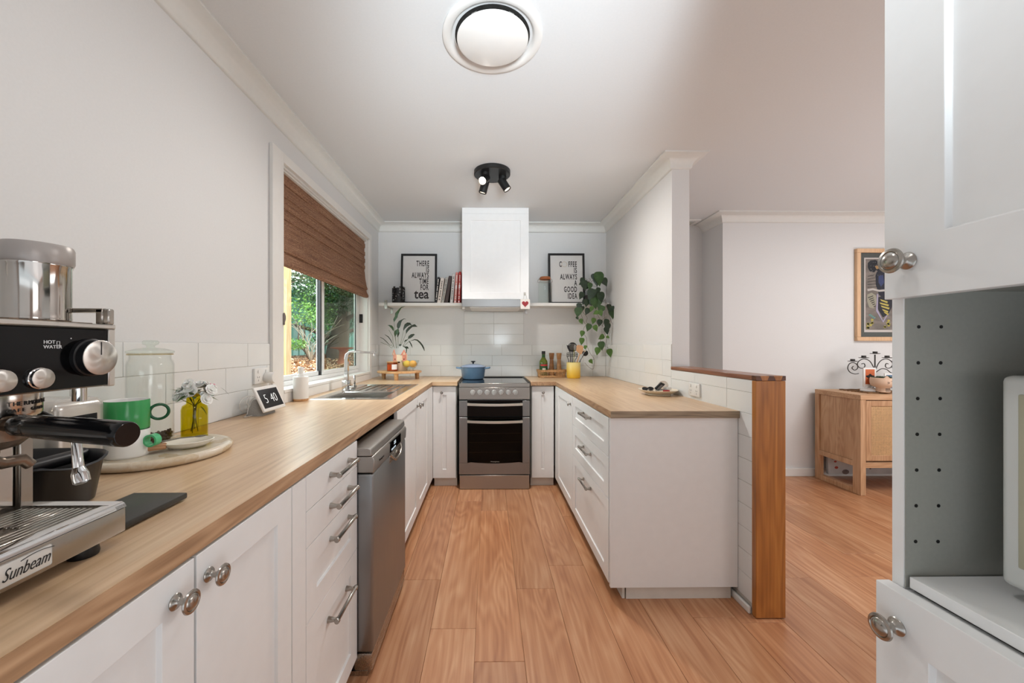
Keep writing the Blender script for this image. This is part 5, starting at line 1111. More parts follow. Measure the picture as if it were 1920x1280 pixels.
VN = [[(290, 180), (255, 150), (235, 135)], [(290, 180), (300, 150), (280, 145)], [(330, 160), (300, 190), (260, 170)], [(470, 180), (495, 270), (485, 380), (450, 420)], [(200, 480), (210, 540), (262, 610), (250, 660), (290, 695)], [(185, 560), (215, 640), (245, 690), (290, 700)],
 [(262, 690), (230, 720), (210, 780)], [(210, 800), (252, 850), (262, 950), (300, 1040), (343, 1105), (338, 1220), (290, 1210), (232, 1150)], [(480, 400), (470, 620), (445, 700), (440, 830)], [(345, 540), (345, 620)], [(380, 560), (430, 640), (490, 600), (440, 720)], [(488, 440), (520, 560), (545, 640), (570, 690)], [(455, 770), (490, 850), (482, 940), (470, 955)], [(480, 955), (530, 985), (530, 1000)], [(420, 860), (418, 915)], [(485, 430), (540, 480), (520, 560)], [(330, 230), (370, 240), (420, 260)], [(345, 1110), (300, 1120)], [(370, 640), (385, 690), (430, 700), (460, 720)]]
VM = mat('vine_stem', '5B4A38', .6)
for i, V in enumerate(VN):
    b = B(); P = [q5(*p, ((i*13) % 5)*.006) for p in V]
    Q = []
    for k in range(len(P)-1):
        a_, c_, d_, e_ = P[max(0, k-1)], P[k], P[k+1], P[min(len(P)-1, k+2)]
        for m in range(5):
            s_ = m/5; Q.append(.5*((2*c_)+(d_-a_)*s_+(2*a_-5*c_+4*d_-e_)*s_*s_+(-a_+3*c_-3*d_+e_)*s_**3))
    b.tube(Q+[P[-1]], .0015, 5); b.done('vine', VM, t, world=True)
# ================================================================ RIGHT COUNTER
pc = Vector((1.078, 2.43, TT))
t = thing('cream_plate', 'shallow cream dish holding keys at the wall end of the peninsula', 'dish', pc); r = .118
b = B(); b.lathe([(0, 0), (r*.62, 0), (r*.64, .004), (r*.60, .009), (r*.85, .022), (r, .033), (r*1.0, .035), (r*.84, .027), (r*.55, .014), (0, .012)], 56); b.done('dish_body', mat('cream_glaze_dish', 'E4D8C3', .28), t, ang=60)
KB = mat('key_black', '17171A', .4)
def small(nm, lb, cat, x, y, z, rz=0): return thing(nm, lb, cat, (pc.x+x, pc.y+y, TT+z), rz)
t = small('car_key', 'black square car key fob on top of the pile in the cream dish', 'key', .002, -.02, .055, .4); t.rotation_euler = (R(40), R(20), .5)
b = B(); b.box(-.019, .019, -.006, .006, -.030, .030, .004, 2); b.done('fob', KB, t)
b = B(); b.box(-.010, .010, -.0065, -.0058, -.018, .018); b.done('buttons', mat('fob_grey', '8B8B8D', .5), t)
t = small('key_ring', 'steel key ring with several keys on the left of the cream dish', 'keys', -.045, -.03, .030)
b = B(); b.tube([(.018*math.cos(a*.2618), .018*math.sin(a*.2618), .006*math.sin(a*.2618)) for a in range(25)], .0014, 6, False); b.done('ring', CHROME, t)
random.seed(9)
for i in range(5):
    a = random.uniform(2.5, 6); b = B(); K = Matrix.Rotation(a, 4, 'Z') @ Matrix.Translation((.018, 0, .002*i)); b.M = K; b.lathe([(0, 0), (.011, 0), (.011, .002), (0, .002)], 14, (.010, 0, 0)); b.box(.018, .045, -.003, .003, 0, .002); b.done('key', [NICKEL, KB][i % 2], t)
t = small('sunglasses', 'dark folded sunglasses at the left rim of the cream dish', 'sunglasses', -.070, -.015, .040, .3)
for s_ in (-1, 1):
    b = B(); b.lathe([(0, 0), (.020, 0), (.019, .003), (0, .004)], 20, (s_*.022, 0, 0), (0, -.5, .5), sx=1.1, sy=.7); b.done('lens', KB, t)
b = B(); b.tube([(-.04, 0, .004), (0, .002, .006), (.04, 0, .004)], .002, 6); b.done('bridge', KB, t)
t = small('glass_ball', 'clear plastic ball among the keys in the cream dish', 'ball', .040, .012, .058); b = B(); b.ball((0, 0, 0), .030, 24, 16); b.ball((-.006, -.010, .002), .008, 10, 8); b.done('ball_shell', glass('clear_ball', 'ECE6E2', 1.4), t)
t = small('white_charger', 'small white charger with a cord in the cream dish', 'charger', .055, -.015, .040, .4); b = B(); b.box(-.022, .022, -.013, .013, -.008, .010, .005, 2); b.done('case', WHITE, t)
t = small('red_tag', 'small red tag among the keys in the cream dish', 'tag', .030, -.052, .030, .1); b = B(); b.box(-.020, .020, -.006, .006, -.004, .005, .001); b.done('tag_body', mat('red_tag', 'B5262C', .4), t)
t = small('charging_lead', 'coiled black and white cord in the middle of the cream dish', 'lead', .01, -.035, .030); b = B(); b.tube([(.03*math.cos(a*.5)+.01*math.sin(a*.3), .018*math.sin(a*.5), .004*math.sin(a*.9)+.004) for a in range(30)], .0016, 6); b.done('cord_body', mat('grey_cord', '8F8C88', .5), t)
p0_ = aX(1303, 731, XR-.006); outlet('double_power_outlet', 'white double power outlet low on the tiled half wall', 'x', XR-.006, -1, p0_.y-.005, p0_.z+.003, .120, .074)
# ================================================================ CEILING
t = thing('air_diffuser', 'round white ceiling air diffuser with a central disc', 'air vent', (.016, 1.545, CZ))
b = B(); b.lathe([(.200, -.0005), (.200, -.006), (.193, -.010), (.172, -.010), (.166, -.006), (.150, .010), (.128, .055), (.128, .0), (.14, -.0005)], 96); b.done('flange', TRIM, t, ang=60)
b = B(); b.lathe([(0, -.028), (.134, -.028), (.139, -.025), (.139, -.022), (0, -.020)], 96, (0, -.042, -.024)); b.done('disc', TRIM, t)
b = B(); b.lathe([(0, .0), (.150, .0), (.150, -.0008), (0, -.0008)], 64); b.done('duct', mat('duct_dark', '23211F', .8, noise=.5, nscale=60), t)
for a in (60, 120, 240, 300):
    b = B(); b.box(.02, .140, -.011, .011, -.010, -.006, M=Matrix.Rotation(R(a), 4, 'Z')); b.done('strut', mat('strut_grey', '77736F', .6), t)
sp_ = thing('spotlight_fitting', 'round black ceiling spotlight fitting with three adjustable heads', 'ceiling light', (.026, 2.735, CZ))
b = B(); b.lathe([(0, -.0005), (.129, -.0005), (.129, -.026), (.124, -.030), (0, -.030)], 56); b.done('ceiling_plate', BLACKM, sp_)
LAMP = mat('lamp_lens', 'FFF4E0', .3, emit='FFF0D8', estr=26); LAMP2 = mat('lamp_lens_dim', 'E8E0D4', .3, emit='FFF0D8', estr=1.2)
heads = [((-.048, -.040), (-.35, -.80, -.62), LAMP), ((-.052, .050), (-.28, .10, -1), LAMP2), ((.075, .02), (.62, -.12, -1), LAMP2)]
for i, ((x, y), d, lm) in enumerate(heads):
    d = Vector(d).normalized(); b = B(); b.lathe([(0, -.03), (.028, -.03), (.028, -.050), (0, -.050)], 28, (x, y, 0)); b.lathe([(0, -.05), (.010, -.05), (.010, -.068), (0, -.068)], 14, (x, y, 0)); b.done('swivel', BLACKM, sp_)
    c = Vector((x, y, -.068)); b = B(); b.lathe([(0, -.022), (.027, -.022), (.029, -.020), (.029, .066), (.0265, .068), (.0265, .060), (.024, .058)], 32, c, d); hd = b.done('lamp_head', BLACKM, sp_)
    b = B(); b.lathe([(0, .0605), (.024, .0605)], 28, c, d); b.done('lamp_lens', lm, hd, recalc=False)
    w_ = WM[sp_] @ (c+d*.075); spot('spotlight_beam', w_, w_+d, (40, 62, 54)[i], (96, 104, 150)[i], 1.0, .04)
t = thing('return_vent', 'white ceiling register in the hallway behind the kitchen wall', 'air vent', (1.86, 3.9, CZ))
b = B(); b.box(-.23, .23, -.16, .16, -.012, -.0005, .002)
b.done('frame', TRIM, t)
b = B()
for i in range(9): b.box(-.19, .19, -.125+i*.029, -.113+i*.029, -.0150, -.0125)
stuff(b.done('louvres', CABIN, t))
# ================================================================ RIGHT TALL CABINET
t = thing('pantry_cabinet', 'tall white cabinet with an open appliance niche at the right edge', 'cabinet', (.85, .25, 0))
FX = .557; ya, yb = -.06, .5425
b = B(); b.box(FX+.0195, 1.13, ya, yb, .07, .888); b.box(FX+.0195, 1.13, yb-.016+.001, yb, .888, 2.35); b.done('body', CAB, t, world=True, smooth=False) if False else b.bm.free()
b = B(); b.box(FX+.0215, 1.13, ya, yb, .07, .8845, .0006); b.done('base_body', CAB, t, world=True)
zt0, zt1 = 1.300, 2.33
b = B(); b.box(FX+.020, 1.13, yb-.016, yb, .885, zt1, .0006); b.done('side_panel', CAB, t, world=True)
b = B(); b.box(FX+.021, 1.12, yb-.0175, yb-.0162, .888, zt0+.01); b.box(1.115, 1.13, ya, yb-.018, .888, zt1); b.box(FX+.035, 1.115, ya, yb-.0176, zt0-.002, zt0+.014); b.done('niche_lining', mat('grey_melamine', 'A3A39B', .5, noise=.03, nscale=160), t, world=True, smooth=False)
b = B()
for px_, rowx in ((0, 1723), (1, 1765)):
    for y in (612.5, 680, 747, 814, 881, 948, 1015):
        xx = rowx-(y-612.5)/402*6; p = aY(xx, y, yb-.0178)
        q = B(); q.lathe([(0, 0), (.0024, 0), (.0024, .0004), (0, .0005)], 14, (p.x, yb-.0175, p.z), (0, -1, 0)); q.done('shelf_pin_hole', BLACKM, t, world=True)
b.bm.free()
b = B(); b.box(FX+.0225, 1.11, ya, yb-.0205, .8895, .905, .0008); b.done('niche_shelf', CAB, t, world=True)
b = B(); b.box(FX+.03, 1.1, ya, yb-.02, .8846, .8892); b.done('gap_shadow_strip', BLACK, t, world=True, smooth=False)  # black strip standing in for the shade in the gap under the shelf
PT = lambda u_, v, w_: (FX-w_, u_, v)
def pdoor(P, y0, y1, z0, z1, fw, fwv, kn=None, kd=None):
    b = B(); shaker(b, P, y0, y1, z0, z1, fw=fw, fwv=fwv, th=.019); d = b.done('door', CAB, t, world=True, smooth=False, bevel=.0008)
    if kn: knob(d, kn, (-1, 0, 0), s=.93)
pdoor(PT, ya, yb+.003, .078, .8870, .066, .066, None)
kp = aX(1683, 1174, FX); knob(t, (FX, kp.y, kp.z), (-1, 0, 0), s=.93)
UX = .562; PU = lambda u_, v, w_: (UX-w_, u_, v)
pdoor(PU, ya, yb-.004, 1.288, 2.33, .072, .078, None)
kp = aX(1703, 489, UX); knob(t, (UX, kp.y, kp.z), (-1, 0, 0), s=.93)
b = B(); b.box(UX+.019, 1.13, ya, yb-.017, zt0+.02, zt1); b.done('upper_body', CAB, t, world=True, smooth=False)
b = B(); b.box(FX+.04, 1.13, ya, yb, 0, .07); b.done('kickboard', KICK, t, world=True, smooth=False)
# microwave in the niche
t = thing('microwave', 'white microwave oven in the cabinet niche at the right edge', 'microwave', (.85, .2, .9055))
mx = .650; my = aX(1873, 900, mx).y; mz0 = aX(1870, 1083, mx).z-.004; mz1 = aX(1876, 703, mx).z
b = B(); b.box(mx, 1.0, -.05, my, mz0, mz1, .008, 3); bd_ = b.done('casing', mat('appliance_white', 'DADCD8', .3), t, world=True)
b = B(); b.box(mx-.0015, mx+.004, .02, my-.018, mz0+.028, mz1-.022, .002, 2); b.done('window', mat('cream_window', 'B9B69E', .3, noise=.06, nscale=6), t, world=True)
b = B(); b.box(mx+.03, .99, -.04, my-.012, mz1, mz1+.006, .002); b.done('top_trim', BLACK, t, world=True)
b = B()
for xx in (mx+.03, .96): 
    q = B(); q.lathe([(0, .9055), (.016, .9055), (.014, mz0+.002), (0, mz0+.002)], 16, (xx, my-.03, 0)); q.done('foot', BLACK, t, world=True)
    q = B(); q.lathe([(0, .9055), (.016, .9055), (.014, mz0+.002), (0, mz0+.002)], 16, (xx, 0, 0)); q.done('foot', BLACK, t, world=True)
b.bm.free()
# ================================================================ LIVING ROOM
OK_ = wood('sideboard_oak', 'A67B56', 'C29A75', 'D3AE8A', 2, 2, .5, .45, .12, False)
OKX = wood('sideboard_oak_flat', 'A67B56', 'C29A75', 'D3AE8A', 0, 2, .5, .45, .12, False)
sx0, sxe, syf, syb, sh_ = 3.035, 4.35, 3.095, 3.535, .822
t = thing('sideboard', 'light oak sideboard with rattan cane doors and sled legs', 'sideboard', (3.69, 3.31, 0))
b = B(); b.box(sx0, sxe, syf, syb, sh_-.042, sh_, .002); b.done('top', OKX, t, world=True)
for xq, nm in ((sx0, 'leg_frame'), (sxe-.045, 'leg_frame')):
    b = B(); b.box(xq, xq+.045, syf, syf+.070, .001, sh_-.0425, .002); b.box(xq, xq+.045, syb-.045, syb, .001, sh_-.0425, .002); b.box(xq, xq+.045, syf+.0705, syb-.0455, .001, .045, .002); b.box(xq, xq+.045, syf+.0705, syb-.0455, .225, .270, .002); b.done(nm, OK_, t, world=True)
b = B(); b.box(sx0+.012, sxe-.012, syf+.071, syb-.046, .2705, sh_-.043); b.done('side_panel', OK_, t, world=True, smooth=False)
b = B(); b.box(sx0+.046, sxe-.046, syf+.004, syf+.030, .225, .268, .001); b.box(sx0+.046, sxe-.046, syf+.03, syb-.01, .245, .2705); b.done('bottom_rail', OKX, t, world=True)
CANE = mat('rattan_cane', 'D8B284', .6, noise=.15, nscale=80); xs_ = [sx0+.050, sx0+.050+.405, sx0+.050+.810, sxe-.048]
for xa, xb in zip(xs_, xs_[1:]):
    b = B(); f = .045; z0, z1 = .282, sh_-.048; y0, y1 = syf+.006, syf+.026
    b.box(xa+.002, xa+f, y0, y1, z0, z1, .0015); b.box(xb-f, xb-.002, y0, y1, z0, z1, .0015); b.box(xa+f, xb-f, y0, y1, z0, z0+f, .0015); b.box(xa+f, xb-f, y0, y1, z1-f, z1, .0015); d = b.done('door', OK_, t, world=True)
    b = B(); s_ = .0115; nx = int((xb-xa-2*f)/s_); nz = int((z1-z0-2*f)/s_)
    for i in range(nx+1): b.box(xa+f+i*s_-.0028, xa+f+i*s_+.0028, y0+.004, y0+.006, z0+f-.003, z1-f+.003)
    for j in range(nz+1): b.box(xa+f-.003, xb-f+.003, y0+.0025, y0+.0045, z0+f+j*s_-.0028, z0+f+j*s_+.0028)
    stuff(b.done('cane_weave', CANE, d, world=True, smooth=False))
    b = B(); b.box(xa+f-.002, xb-f+.002, y0+.012, y0+.016, z0+f-.002, z1-f+.002); b.done('backing', mat('cane_shadow', '5A4632', .8), d, world=True, smooth=False)
SB = sh_
t = thing('woven_runner', 'brown woven reed runner laid along the top of the sideboard', 'runner', (3.45, 3.315, SB)); RM = mat('reed_brown', '7A5A3C', .8, noise=.3, nscale=60, bump=.4)
for i in range(8):
    b = B(); y = -.13+i*.036; P = [(-.27+.03*k, y+.003*math.sin(k*1.3+i), .0065+.0015*math.sin(k*2.1+i)) for k in range(24)]; b.tube(P, .0058, 6); b.done('reed_strand', RM, t)
# candelabra
t = thing('candelabra', 'black wrought iron scroll candelabra with flat candle cups', 'candelabra', (3.39, 3.40, SB+.012)); IR = mat('wrought_iron', '3C3936', .5, .3); cx_ = aY(1641, 700, 3.40).x; 
def qq(x, y): return aY(1480+x/4, 640+y/4, 3.40)
def curve(pts, r_=.0036, nm='arm'):
    P = [qq(*p) for p in pts]; Q = []
    for i in range(len(P)-1):
        a = P[max(0, i-1)]; c, d = P[i], P[i+1]; e = P[min(len(P)-1, i+2)]
        for k in range(6):
            s_ = k/6; Q.append(.5*((2*c)+(d-a)*s_+(2*a-5*c+4*d-e)*s_*s_+(-a+3*c-3*d+e)*s_**3))
    Q.append(P[-1]); b = B(); b.tube(Q, r_, 8); return b.done(nm, IR, t, world=True)
curve([(642, 340), (642, 98)], .005, 'stem')
curve([(640, 220), (625, 180), (600, 145), (560, 130), (525, 145), (510, 170), (525, 195), (550, 200), (567, 185), (560, 165), (542, 168)])
curve([(520, 240), (490, 243), (455, 230), (438, 200), (450, 168), (480, 158), (508, 175), (512, 200), (490, 215), (470, 200), (480, 185)])
curve([(645, 220), (660, 180), (685, 145), (725, 130), (760, 145), (775, 170), (760, 195), (735, 200), (720, 185), (727, 165), (742, 168)])
curve([(650, 230), (690, 205), (730, 210), (765, 235), (830, 240), (845, 205), (835, 170), (800, 158), (775, 175), (775, 200), (795, 215), (815, 200)])
curve([(640, 330), (610, 360), (560, 372)]); curve([(645, 330), (680, 360), (730, 372)])
for x, y in ((475, 150), (558, 124), (643, 93), (733, 124), (805, 150)):
    p = qq(x, y); b = B(); b.lathe([(0, 0), (.030, 0), (.038, .004), (.030, .006), (.0165, .006), (.0165, .022), (.014, .022), (.014, .008), (0, .008)], 24, (p.x, 3.40, p.z)); b.done('candle_cup', IR, t, world=True)
b = B(); p = qq(643, 352); b.lathe([(0, 0), (.05, 0), (.05, .006), (0, .008)], 24, (p.x, 3.40, SB+.014)); b.done('base', IR, t, world=True)
# photo stand
p = aY(1624, 730, 3.30); t = thing('photo_stand', 'white photo frame with a black bird picture on orange, on a white base', 'photo frame', (p.x, 3.27, SB+.013))
b = B(); b.box(-.055, .055, -.004, .008, .035, .200, .002); b.done('frame', WHITE, t); b = B(); b.box(-.040, .040, -.0048, -.0035, .058, .186); pic = b.done('picture', mat('burnt_orange', 'C9693F', .5), t, smooth=False)
b = B(); k_ = .0011; BP = [(0, 24), (8, 20), (14, 12), (30, 10), (34, 2), (24, -6), (12, -8), (10, -20), (3, -30), (-3, -30), (-10, -20), (-12, -8), (-24, -6), (-34, 2), (-30, 10), (-14, 12), (-8, 20)]
b.prism([(x*k_, .122+y*k_) for x, y in BP], lambda u_, v, d_: (u_, d_, v), -.0055, -.0047); b.done('bird_shape', mat('print_black', '1C1A1C', .6), pic, smooth=False)
b = B(); b.lathe([(0, 0), (.062, 0), (.060, .010), (.040, .026), (.0, .036)], 28); b.done('base', CERAM, t)
# cat planter with succulent
p = aY(1652, 730, 3.20); t = thing('cat_bowl_planter', 'blush footed planter bowl with a winking cat face and ears', 'planter', (p.x+.005, 3.19, SB+.012)); BS = mat('blush_clay', 'D9BBA2', .5); r = .082
b = B(); b.lathe([(0, 0), (.040, 0), (.046, .004), (.043, .035), (.048, .042), (.075, .055), (r, .080), (r, .112), (r*.95, .122), (r*.88, .122), (r*.86, .1), (0, .1)], 40); b.done('bowl', BS, t, ang=55)
for a in (-118, -38):
    c = Vector((r*.93*math.cos(R(a)), r*.93*math.sin(R(a)), .118)); tn = Vector((-math.sin(R(a)), math.cos(R(a)), 0)); n_ = Vector((math.cos(R(a)), math.sin(R(a)), 0)); b = B()
    P = [c-tn*.022, c+tn*.022, c+Vector((0, 0, .024))]; A = [b.bm.verts.new(p_+n_*.004) for p_ in P]; Q = [b.bm.verts.new(p_-n_*.004) for p_ in P]; b._face(A); b._face(Q[::-1])
    for i in range(3): b._face([A[i], Q[i], Q[(i+1) % 3], A[(i+1) % 3]])
    b.done('ear', BS, t)
DK = mat('face_ink', '3B2E28', .5)
def onr(a, z, rr0=r*1.004): return Vector((rr0*math.cos(R(a)), rr0*math.sin(R(a)), z))
b = B()
for dz, ln in ((.0, 10), (.008, 9), (-.008, 9)): b.tube([onr(-108, .084+dz*.3), onr(-108-ln, .084+dz)], .0012, 5)
b.tube([onr(-100, .100), onr(-96, .0965), onr(-91, .097), onr(-87, .101)], .0014, 5); b.tube([onr(-88, .086), onr(-84, .083), onr(-80, .087)], .0012, 5); b.done('face_lines', DK, t)
b = B(); b.ball(onr(-62, .090), .0065, 10, 6, (1, .6, 1)); b.done('eye', DK, t)
b = B()
for z in (.012, .022, .031): b.tube([(.046*math.cos(R(a)), .046*math.sin(R(a)), z) for a in range(-115, -64, 10)], .0022, 5)
b.done('leg_stripes', DK, t)
t = thing('succulent', 'grey-green succulent rosettes filling the cat planter', 'plant', (p.x+.005, 3.19, SB+.118)); random.seed(6); SU = mat('succulent_leaf', '5F6E58', .5, noise=.2, nscale=60)
for (ox, oy, sc_r) in ((-.035, -.02, 1), (.03, -.015, 1.05), (0, .035, .9), (-.005, -.045, .7), (.05, .03, .7), (-.05, .03, .7)):
    for ly in range(3):
        for k in range(8-ly):
            a = 2*math.pi*(k+.5*ly)/(8-ly); el = .25+.35*ly; b = B(); leafb(b, (ox, oy, .004), (math.cos(a)*math.cos(el), math.sin(a)*math.cos(el), math.sin(el)), .040*sc_r*(1-.12*ly), .011*sc_r, nseg=3, curl=-.15, fold=.3); b.done('leaf', SU, t)
p = aY(1669, 722, 3.28); t = thing('photo_stand', 'small white frame with a blue picture, mostly behind the tall cabinet', 'photo frame', (p.x+.02, 3.30, SB+.013)); b = B(); b.box(-.045, .045, 0, .01, 0, .150, .002); b.done('frame', WHITE, t); b = B(); b.box(-.033, .033, -.001, 0, .02, .135); b.done('picture', mat('slate_blue', '5F7C99', .5), t, smooth=False)
t = thing('white_ornament', 'small white porcelain ornament beside the cat planter', 'ornament', (p.x+.03, 3.21, SB+.013)); b = B(); b.lathe([(0, 0), (.030, 0), (.034, .02), (.02, .035), (.012, .05), (0, .058)], 20); b.done('ornament_body', CERAM, t)
# canvas leaning under the sideboard
t = thing('stored_canvas', 'pale canvas painting with red dots stored beneath the sideboard', 'painting', (3.42, 3.50, .046)); b = B(); b.box(-.30, .34, -.012, .012, 0, .165, .002); cv = b.done('canvas', mat('pale_canvas', 'B5B5B4', .7, noise=.12, nscale=9), t)
RD = mat('brick_red', 'A2402F', .7); GD = mat('smudge_grey', '6B5E5A', .7, noise=.3); random.seed(3)
for x, z, r_, m_ in ((-.255, .155, .016, GD), (-.19, .15, .018, RD), (-.235, .115, .012, RD), (-.225, .060, .016, RD), (-.14, .02, .03, GD), (-.02, .08, .008, GD), (.03, .06, .010, GD), (.09, .05, .009, GD), (-.10, .14, .006, GD), (.0, .12, .006, RD)):
    b = B(); b.lathe([(0, 0), (r_, 0), (r_*.8, .0006), (0, .0006)], 14, (x, -.0122, min(z, .162-r_)), (0, -1, 0), sx=1.1, sy=.75); b.done('paint_dab', m_, cv)
# framed artwork
t = thing('framed_artwork', 'oak framed bird painting with grey mount on the living room wall', 'painting', (3.75, 3.579, 1.70))
ax0, ax1, az0, az1 = 3.447, 4.055, 1.269, 2.134; f = .038
b = B()
for a in ((ax0, ax1, az0, az0+f), (ax0, ax1, az1-f, az1), (ax0, ax0+f, az0+f, az1-f), (ax1-f, ax1, az0+f, az1-f)): b.box(a[0], a[1], 3.548, 3.579, a[2], a[3], .003)
b.done('frame', wood('pale_frame', 'C49A72', 'D6B08A', 'E2C09C', 2, 3, .45, .3, .05, False), t, world=True)
b = B(); b.box(ax0+f, ax1-f, 3.566, 3.572, az0+f, az1-f); mt = b.done('mount', mat('slate_mount', '5E625E', .8), t, world=True, smooth=False)
ix0, ix1, iz0, iz1 = ax0+f+.045, ax1-f-.045, az0+f+.045, az1-f-.045
b = B(); b.box(ix0, ix1, 3.5655, 3.567, iz0, iz1); b.done('print_border', mat('print_border', 'E3DCD6', .6), t, world=True, smooth=False)
b = B(); b.box(ix0+.012, ix1-.012, 3.5645, 3.566, iz0+.022, iz1-.012); art = b.done('painting_ground', mat('art_ground', '8A8179', .6, noise=.35, nscale=7, stretch=(1, 1, 3)), t, world=True, smooth=False)
def art_(nm, pts, col, d_=0): 
    b = B(); b.prism([tuple((lambda p_: (p_.x, p_.z))(aY(1560+x/4.266, 440+y/4.266, 3.56))) for x, y in pts], lambda u_, v, w_: (u_, w_, v), 3.5635-d_*.0004, 3.5646); b.done(nm, mat('art_'+col, col, .6), art, world=True, smooth=False)
art_('brushstroke', [(290, 225), (310, 205), (350, 200), (385, 225), (395, 260), (380, 290), (355, 285), (340, 300), (305, 290), (290, 262)], '1C2028')
art_('brushstroke', [(345, 250), (375, 245), (385, 268), (360, 275)], 'C49A62', 2)
art_('brushstroke', [(360, 300), (400, 255), (480, 240), (520, 300), (520, 420), (470, 480), (430, 520), (380, 480), (355, 400), (352, 330)], '1E2233', 1)
art_('brushstroke', [(375, 330), (410, 320), (420, 380), (395, 415), (375, 380)], '3E4B7A', 2)
art_('brushstroke', [(285, 435), (330, 428), (380, 440), (470, 432), (470, 448), (380, 455), (330, 442), (290, 450)], 'D8D2CC', 2)
art_('brushstroke', [(285, 478), (320, 462), (355, 485), (360, 540), (335, 590), (300, 580), (284, 530)], 'B0AC98', 1)
for i in range(6): art_('brushstroke', [(290+i*9, 500+i*14), (330+i*4, 485+i*16), (333+i*4, 491+i*16), (292+i*9, 507+i*14)], '34362F', 2)
art_('brushstroke', [(370, 500), (470, 470), (490, 560), (450, 640), (410, 660), (375, 600), (360, 545)], '23242E', 2)
for x, y, L in ((388, 515, 60), (382, 540, 75), (392, 565, 70), (402, 592, 50), (415, 612, 40)): art_('brushstroke', [(x, y), (x+L, y+18), (x+L-4, y+32), (x+8, y+13)], 'D9C765', 3)
art_('brushstroke', [(362, 470), (372, 475), (368, 600), (410, 690), (440, 640), (446, 645), (412, 702), (355, 610)], 'BDB6D0', 3)
random.seed(14)
for i in range(16): x, y = random.choice(((320, 700), (350, 720), (300, 730), (455, 700), (440, 735))); x += random.uniform(-18, 18); y += random.uniform(-22, 15); art_('brushstroke', [(x-12, y), (x-2, y-9), (x+12, y-3), (x+9, y+9), (x-5, y+10)], 'CBBE5C', 2)
for i in range(4): art_('brushstroke', [(296+i*12, 640+i*8), (312+i*12, 632+i*8), (316+i*12, 640+i*8), (300+i*12, 648+i*8)], '6FA9A2', 2)
for i in range(26): x, y = random.uniform(300, 420), random.uniform(215, 330); art_('brushstroke', [(x, y), (x+3, y-1), (x+3, y+2)], 'E5E2DC', 4)
for i in range(5): art_('brushstroke', [(288, 330+i*22), (340+i*6, 318+i*24), (341+i*6, 322+i*24), (289, 334+i*22)], '2A2A28', 1)
b = B(); b.box(ax0+f, ax1-f, 3.558, 3.560, az0+f, az1-f); b.done('glazing', glass('art_glass', 'F6F6F6', .5), t, world=True, smooth=False)
# ================================================================ GARDEN
random.seed(21)
gx, gz = (lambda x: .83+(-2.6-x)*.075 if x < -2.0 else .785-(x+2.0)*.5), None
b = B(); n = 30; V = []
for i in range(n+1):
    x = -1.4-i*(14-1.4)/n*(.3+.7*i/n); V.append([b.bm.verts.new((x, -2+j*1.0, gx(x)-.01+random.uniform(-.01, .01))) for j in range(28)])
for p, q in zip(V, V[1:]):
    for j in range(27): b._face([p[j], p[j+1], q[j+1], q[j]])
g = b.done('garden_soil', mat('garden_soil', '6B4A34', .95, noise=.3, nscale=20), smooth=True, recalc=False); g['kind'] = 'structure'
CHM = [mat('mulch_'+c, c, .85, noise=.2, nscale=40) for c in ('B98B66', '8C5D40', 'D8B694')]
import random as rnd
b = B()
for i in range(15000):
    b.mi = i % 3
    x = -1.75-random.random()**.8*3.0; y = 3.2+random.random()**1.1*13
    z = gx(x)+random.uniform(0, .02); L, w_ = random.uniform(.014, .04), random.uniform(.006, .014); a = random.uniform(0, 6.28); ca, sa = math.cos(a), math.sin(a); t1, t2_ = random.uniform(-.015, .02), random.uniform(-.01, .02)
    b.poly([(x-ca*L-sa*w_, y-sa*L+ca*w_, z), (x-ca*L+sa*w_, y-sa*L-ca*w_, z+.004), (x+ca*L+sa*w_, y+sa*L-ca*w_, z+t1+.01), (x+ca*L-sa*w_, y+sa*L+ca*w_, z+t2_+.01)])
o = b.done('bark_mulch', CHM, smooth=False, recalc=False); tag(o, 'loose tan and brown bark chips covering the garden bed', 'mulch'); stuff(o)
FG = mat('fence_green', '4F8478', .5, noise=.04, nscale=4)
ft = thing('steel_fence', 'green ribbed steel fence behind the garden bed', 'fence', (-4.5, 9, .9))
for i in range(9):
    y0 = 3.0+i*2.36; b = B(); P = []
    nrib = 8; pw = 2.36/nrib
    for k in range(nrib): yy = y0+k*pw; P += [(yy, 0), (yy+pw*.72, 0), (yy+pw*.80, -.035), (yy+pw*.92, -.035)]
    P.append((y0+2.36, 0)); A = [b.bm.verts.new((-4.5+d_, y, .90)) for y, d_ in P]; Q = [b.bm.verts.new((-4.5+d_, y, 2.45)) for y, d_ in P]
    for k in range(len(P)-1): b._face([A[k], A[k+1], Q[k+1], Q[k]])
    b.done('fence_panel', FG, ft, world=True, smooth=False, recalc=False)
    b = B(); b.box(-4.53, -4.44, y0, y0+2.36, 2.44, 2.50, .004); b.done('top_rail', FG, ft, world=True)
    b = B(); b.box(-4.48, -4.42, y0, y0+2.36, .93, 1.00, .004); b.done('bottom_plinth', mat('plinth_timber', '5C4A3C', .8, noise=.2), ft, world=True)
pp = aX(533, 500, -1.95); t = thing('timber_post', 'pale square timber post standing just outside the window', 'post', (-1.95, pp.y, .2))
b = B(); b.box(-.045, .045, -.045, .045, 0, pp.z-.2, .003); b.done('post_shaft', wood('pine_post', 'A98552', 'C2A070', 'D2B88A', 2, 2, .7, .7, .2, False), t)
t = thing('garden_edging', 'dark timber sleeper edging the mulch bed', 'edging', (-2.1, 4.6, .78)); q0, q1 = aZ(541, 696, .86), aZ(566, 708, .84)
b = B(); b.tube([(-2.35, 3.6, .79), (-2.28, 4.6, .81), (-2.20, 6.4, .80)], .05, 4); b.done('sleeper', mat('sleeper_wood', '6E5446', .85, noise=.2, nscale=30), t, world=True)
